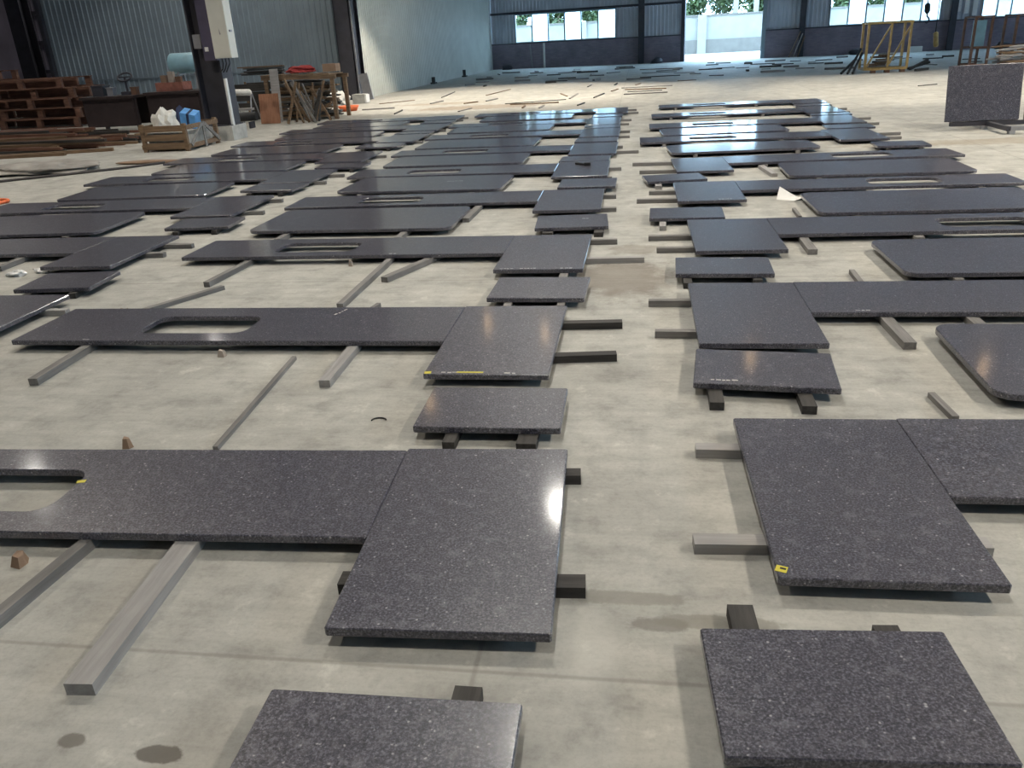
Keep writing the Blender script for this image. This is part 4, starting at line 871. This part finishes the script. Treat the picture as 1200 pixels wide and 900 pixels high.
# crane hook block on its chain, pendant control on its cable
e = empty('crane_hook', (11.55, 38, 1.36), 'black crane hook block hanging on a chain before right window', 'hook')
part(MB().tube([(11.5, 38, 2.1), (11.48, 38, 8.6)], .02, 6), 'chain', 'rubber_black', e)
part(MB().tube([(11.5, 38, 2.12), (11.5, 38, 2.05), (11.52, 38, 1.8), (11.53, 38, 1.72)], [.05, .11, .11, .05], 12), 'hook_block', 'rubber_black', e)
part(MB().tube([(11.53, 38, 1.74), (11.54, 38, 1.62), (11.62, 38, 1.54), (11.63, 38, 1.44), (11.55, 38, 1.37), (11.47, 38, 1.43)], [.03, .035, .04, .04, .035, .015], 8), 'hook', 'steel_dark', e)
e = empty('pendant_control', (12.03, 38, .45), 'yellow crane pendant control hanging on a cable', 'control')
part(MB().tube([(11.9, 38, 8.6), (11.93, 38, 3.5), (11.95, 38, 1.0)], .018, 6), 'cable', 'rubber_black', e)
part(MB().tube([(11.95, 38, 1.02), (11.96, 38, .98), (12.03, 38, .5), (12.04, 38, .45)], [.05, .1, .1, .06], 10), 'body', 'paint_yellow', e)

# things standing along the far wall
def onwall(name, mat, mb, label, cat, group=None): return tag(mb.build(name, mat, None, WM), label, cat, group)
onwall('white_post', 'paint_white', MB().b2(ws(-5.4) - .05, ws(-5.4) + .05, -.14, -.04, 0, 1.34), 'white post against the brick wall below the left window', 'post')
onwall('grey_post', 'paint_grey', MB().beam((ws(-6.1), -.18, 0), (ws(-6.25), -.08, 1.3), .07, .05), 'grey slat leaning below the left window', 'post')
for k in range(3):
    onwall('leaning_pole', ['wood_brown', 'wood_pale', 'wood_brown'][k], MB().beam((ws(7.95 + .22 * k), -.55, 0), (ws(8.45 + .1 * k), -.40, 1.25 - .12 * k), .05, .04), ['leftmost', 'middle', 'rightmost'][k] + ' pole leaning on the wall right of the doorway', 'pole', 'poles right of the doorway')
for k in range(3):
    s_ = ws(15.5) + .36 * k; onwall('white_plate', 'paint_white', MB().b2(s_, s_ + .2, -.03, .02, 1.75 - .1 * k, 2.35 - .02 * k), ['leftmost', 'middle', 'rightmost'][k] + ' white plate fixed to the wall between right windows', 'plate', 'white plates on the wall')
onwall('cream_sack', 'paper', MB().box((ws(13.9), -.6, .13), (.55, .35, .26)), 'white carton on the floor under the right window', 'carton')
for k, X in enumerate((-7.6, 1.0, 11.0, 17.5)):
    tag(blob((X, 51.52 - .2 * (X + 8.6) - .7, 0), (.3, .22, .18), 50 + k, 2, .4).build('rubble_lump', 'steel_dark'), ['dark rubble lump in the far left corner', 'dark rubble lump left of the doorway', 'dark rubble lump under the middle of right window', 'dark rubble lump by the far right window'][k], 'rubble')

# ================================================================== OUTSIDE
struct(MB().b2(-40, 60, 53.6, 120, -.25, -.02).build('yard_ground', 'yard'))
struct(MB().add([(-12, 51.9, -.02), (30, 43.5, -.02), (30, 53.6, -.02), (-12, 53.6, -.02)], [(0, 1, 2, 3)]).build('yard_apron', 'yard'))
bw_ = MB().b2(-30, 45, 64, 64.3, .9, 2.45); bwo = tag(bw_.build('boundary_wall', 'plaster'), 'pale plastered boundary wall outside the doorway', 'wall')
part(MB().b2(-30, 45, 63.9, 64.3, -.02, .9), 'grey_plinth', 'render_grey', bwo); part(MB().b2(-30, 45, 63.92, 64.38, 2.45, 2.53), 'coping', 'render_grey', bwo)
for x in (-20, -12, -4, 4.45, 12.6, 20, 28): part(MB().b2(x - .3, x + .3, 63.78, 64.4, -.02, 2.5), 'pier', 'plaster', bwo)
for k, x in enumerate((6.85, 8.25)): tag(MB().b2(x - .16, x + .16, 65.0, 65.32, -.02, 6).build('concrete_post', 'plaster'), ['left white concrete post behind the boundary wall', 'right white concrete post behind the boundary wall'][k], 'post')
def tree(x, y, h, r, seed, label):
    rr = random.Random(seed); e = empty('yard_tree', (x, y, -.02), label, 'tree', 'trees behind the boundary wall')
    part(MB().tube([(x, y, -.02), (x + .1, y, h * .35), (x, y + .1, h * .8)], [.16, .12, .05], 8), 'trunk', 'bark', e)
    vs = []; fs = []
    cl = [(Vector((x + rr.gauss(0, r * .45), y + rr.gauss(0, r * .45), h * .62 + rr.gauss(0, h * .2))), r * rr.uniform(.3, .55)) for _ in range(26)]
    for _ in range(3600):
        c_, q = rr.choice(cl); d = Vector((rr.gauss(0, 1), rr.gauss(0, 1), rr.gauss(0, 1))).normalized()
        p = c_ + d * q * rr.uniform(.6, 1); a = Vector((rr.gauss(0, 1), rr.gauss(0, 1), rr.gauss(0, .6))).normalized(); b_ = a.cross(d).normalized(); s_ = rr.uniform(.10, .2)
        i = len(vs); vs += [p - a * s_, p + b_ * s_ * .45, p + a * s_, p - b_ * s_ * .45]; fs.append((i, i + 1, i + 2, i + 3))
    mb = MB(); mb.add(vs, fs); part(mb, 'crown', 'leaf', e)
for k, (x, y, h, r) in enumerate([(3.9, 67.8, 5.0, 1.3), (8.9, 67.8, 5.2, 1.3), (6.4, 70.6, 5.8, 1.7), (-8.8, 67.6, 5.0, .9), (-6.1, 67.9, 5.2, .9), (-3.5, 67.6, 5.2, .9), (14.4, 67.6, 4.8, .8), (17.0, 67.8, 5.2, 1.0), (19.6, 67.6, 5.0, .9)]):
    tree(x, y, h, r, 60 + k, ['leafy green tree behind the wall, left in the doorway', 'leafy green tree behind the posts, right in the doorway', 'taller green tree farther back between the two doorway trees', 'green tree seen through leftmost pane of left window', 'green tree seen through the middle of left window', 'green tree seen through the right of left window', 'green tree seen through the left of right window', 'green tree seen through the right of right window', 'green tree beyond the farthest right window'][k])
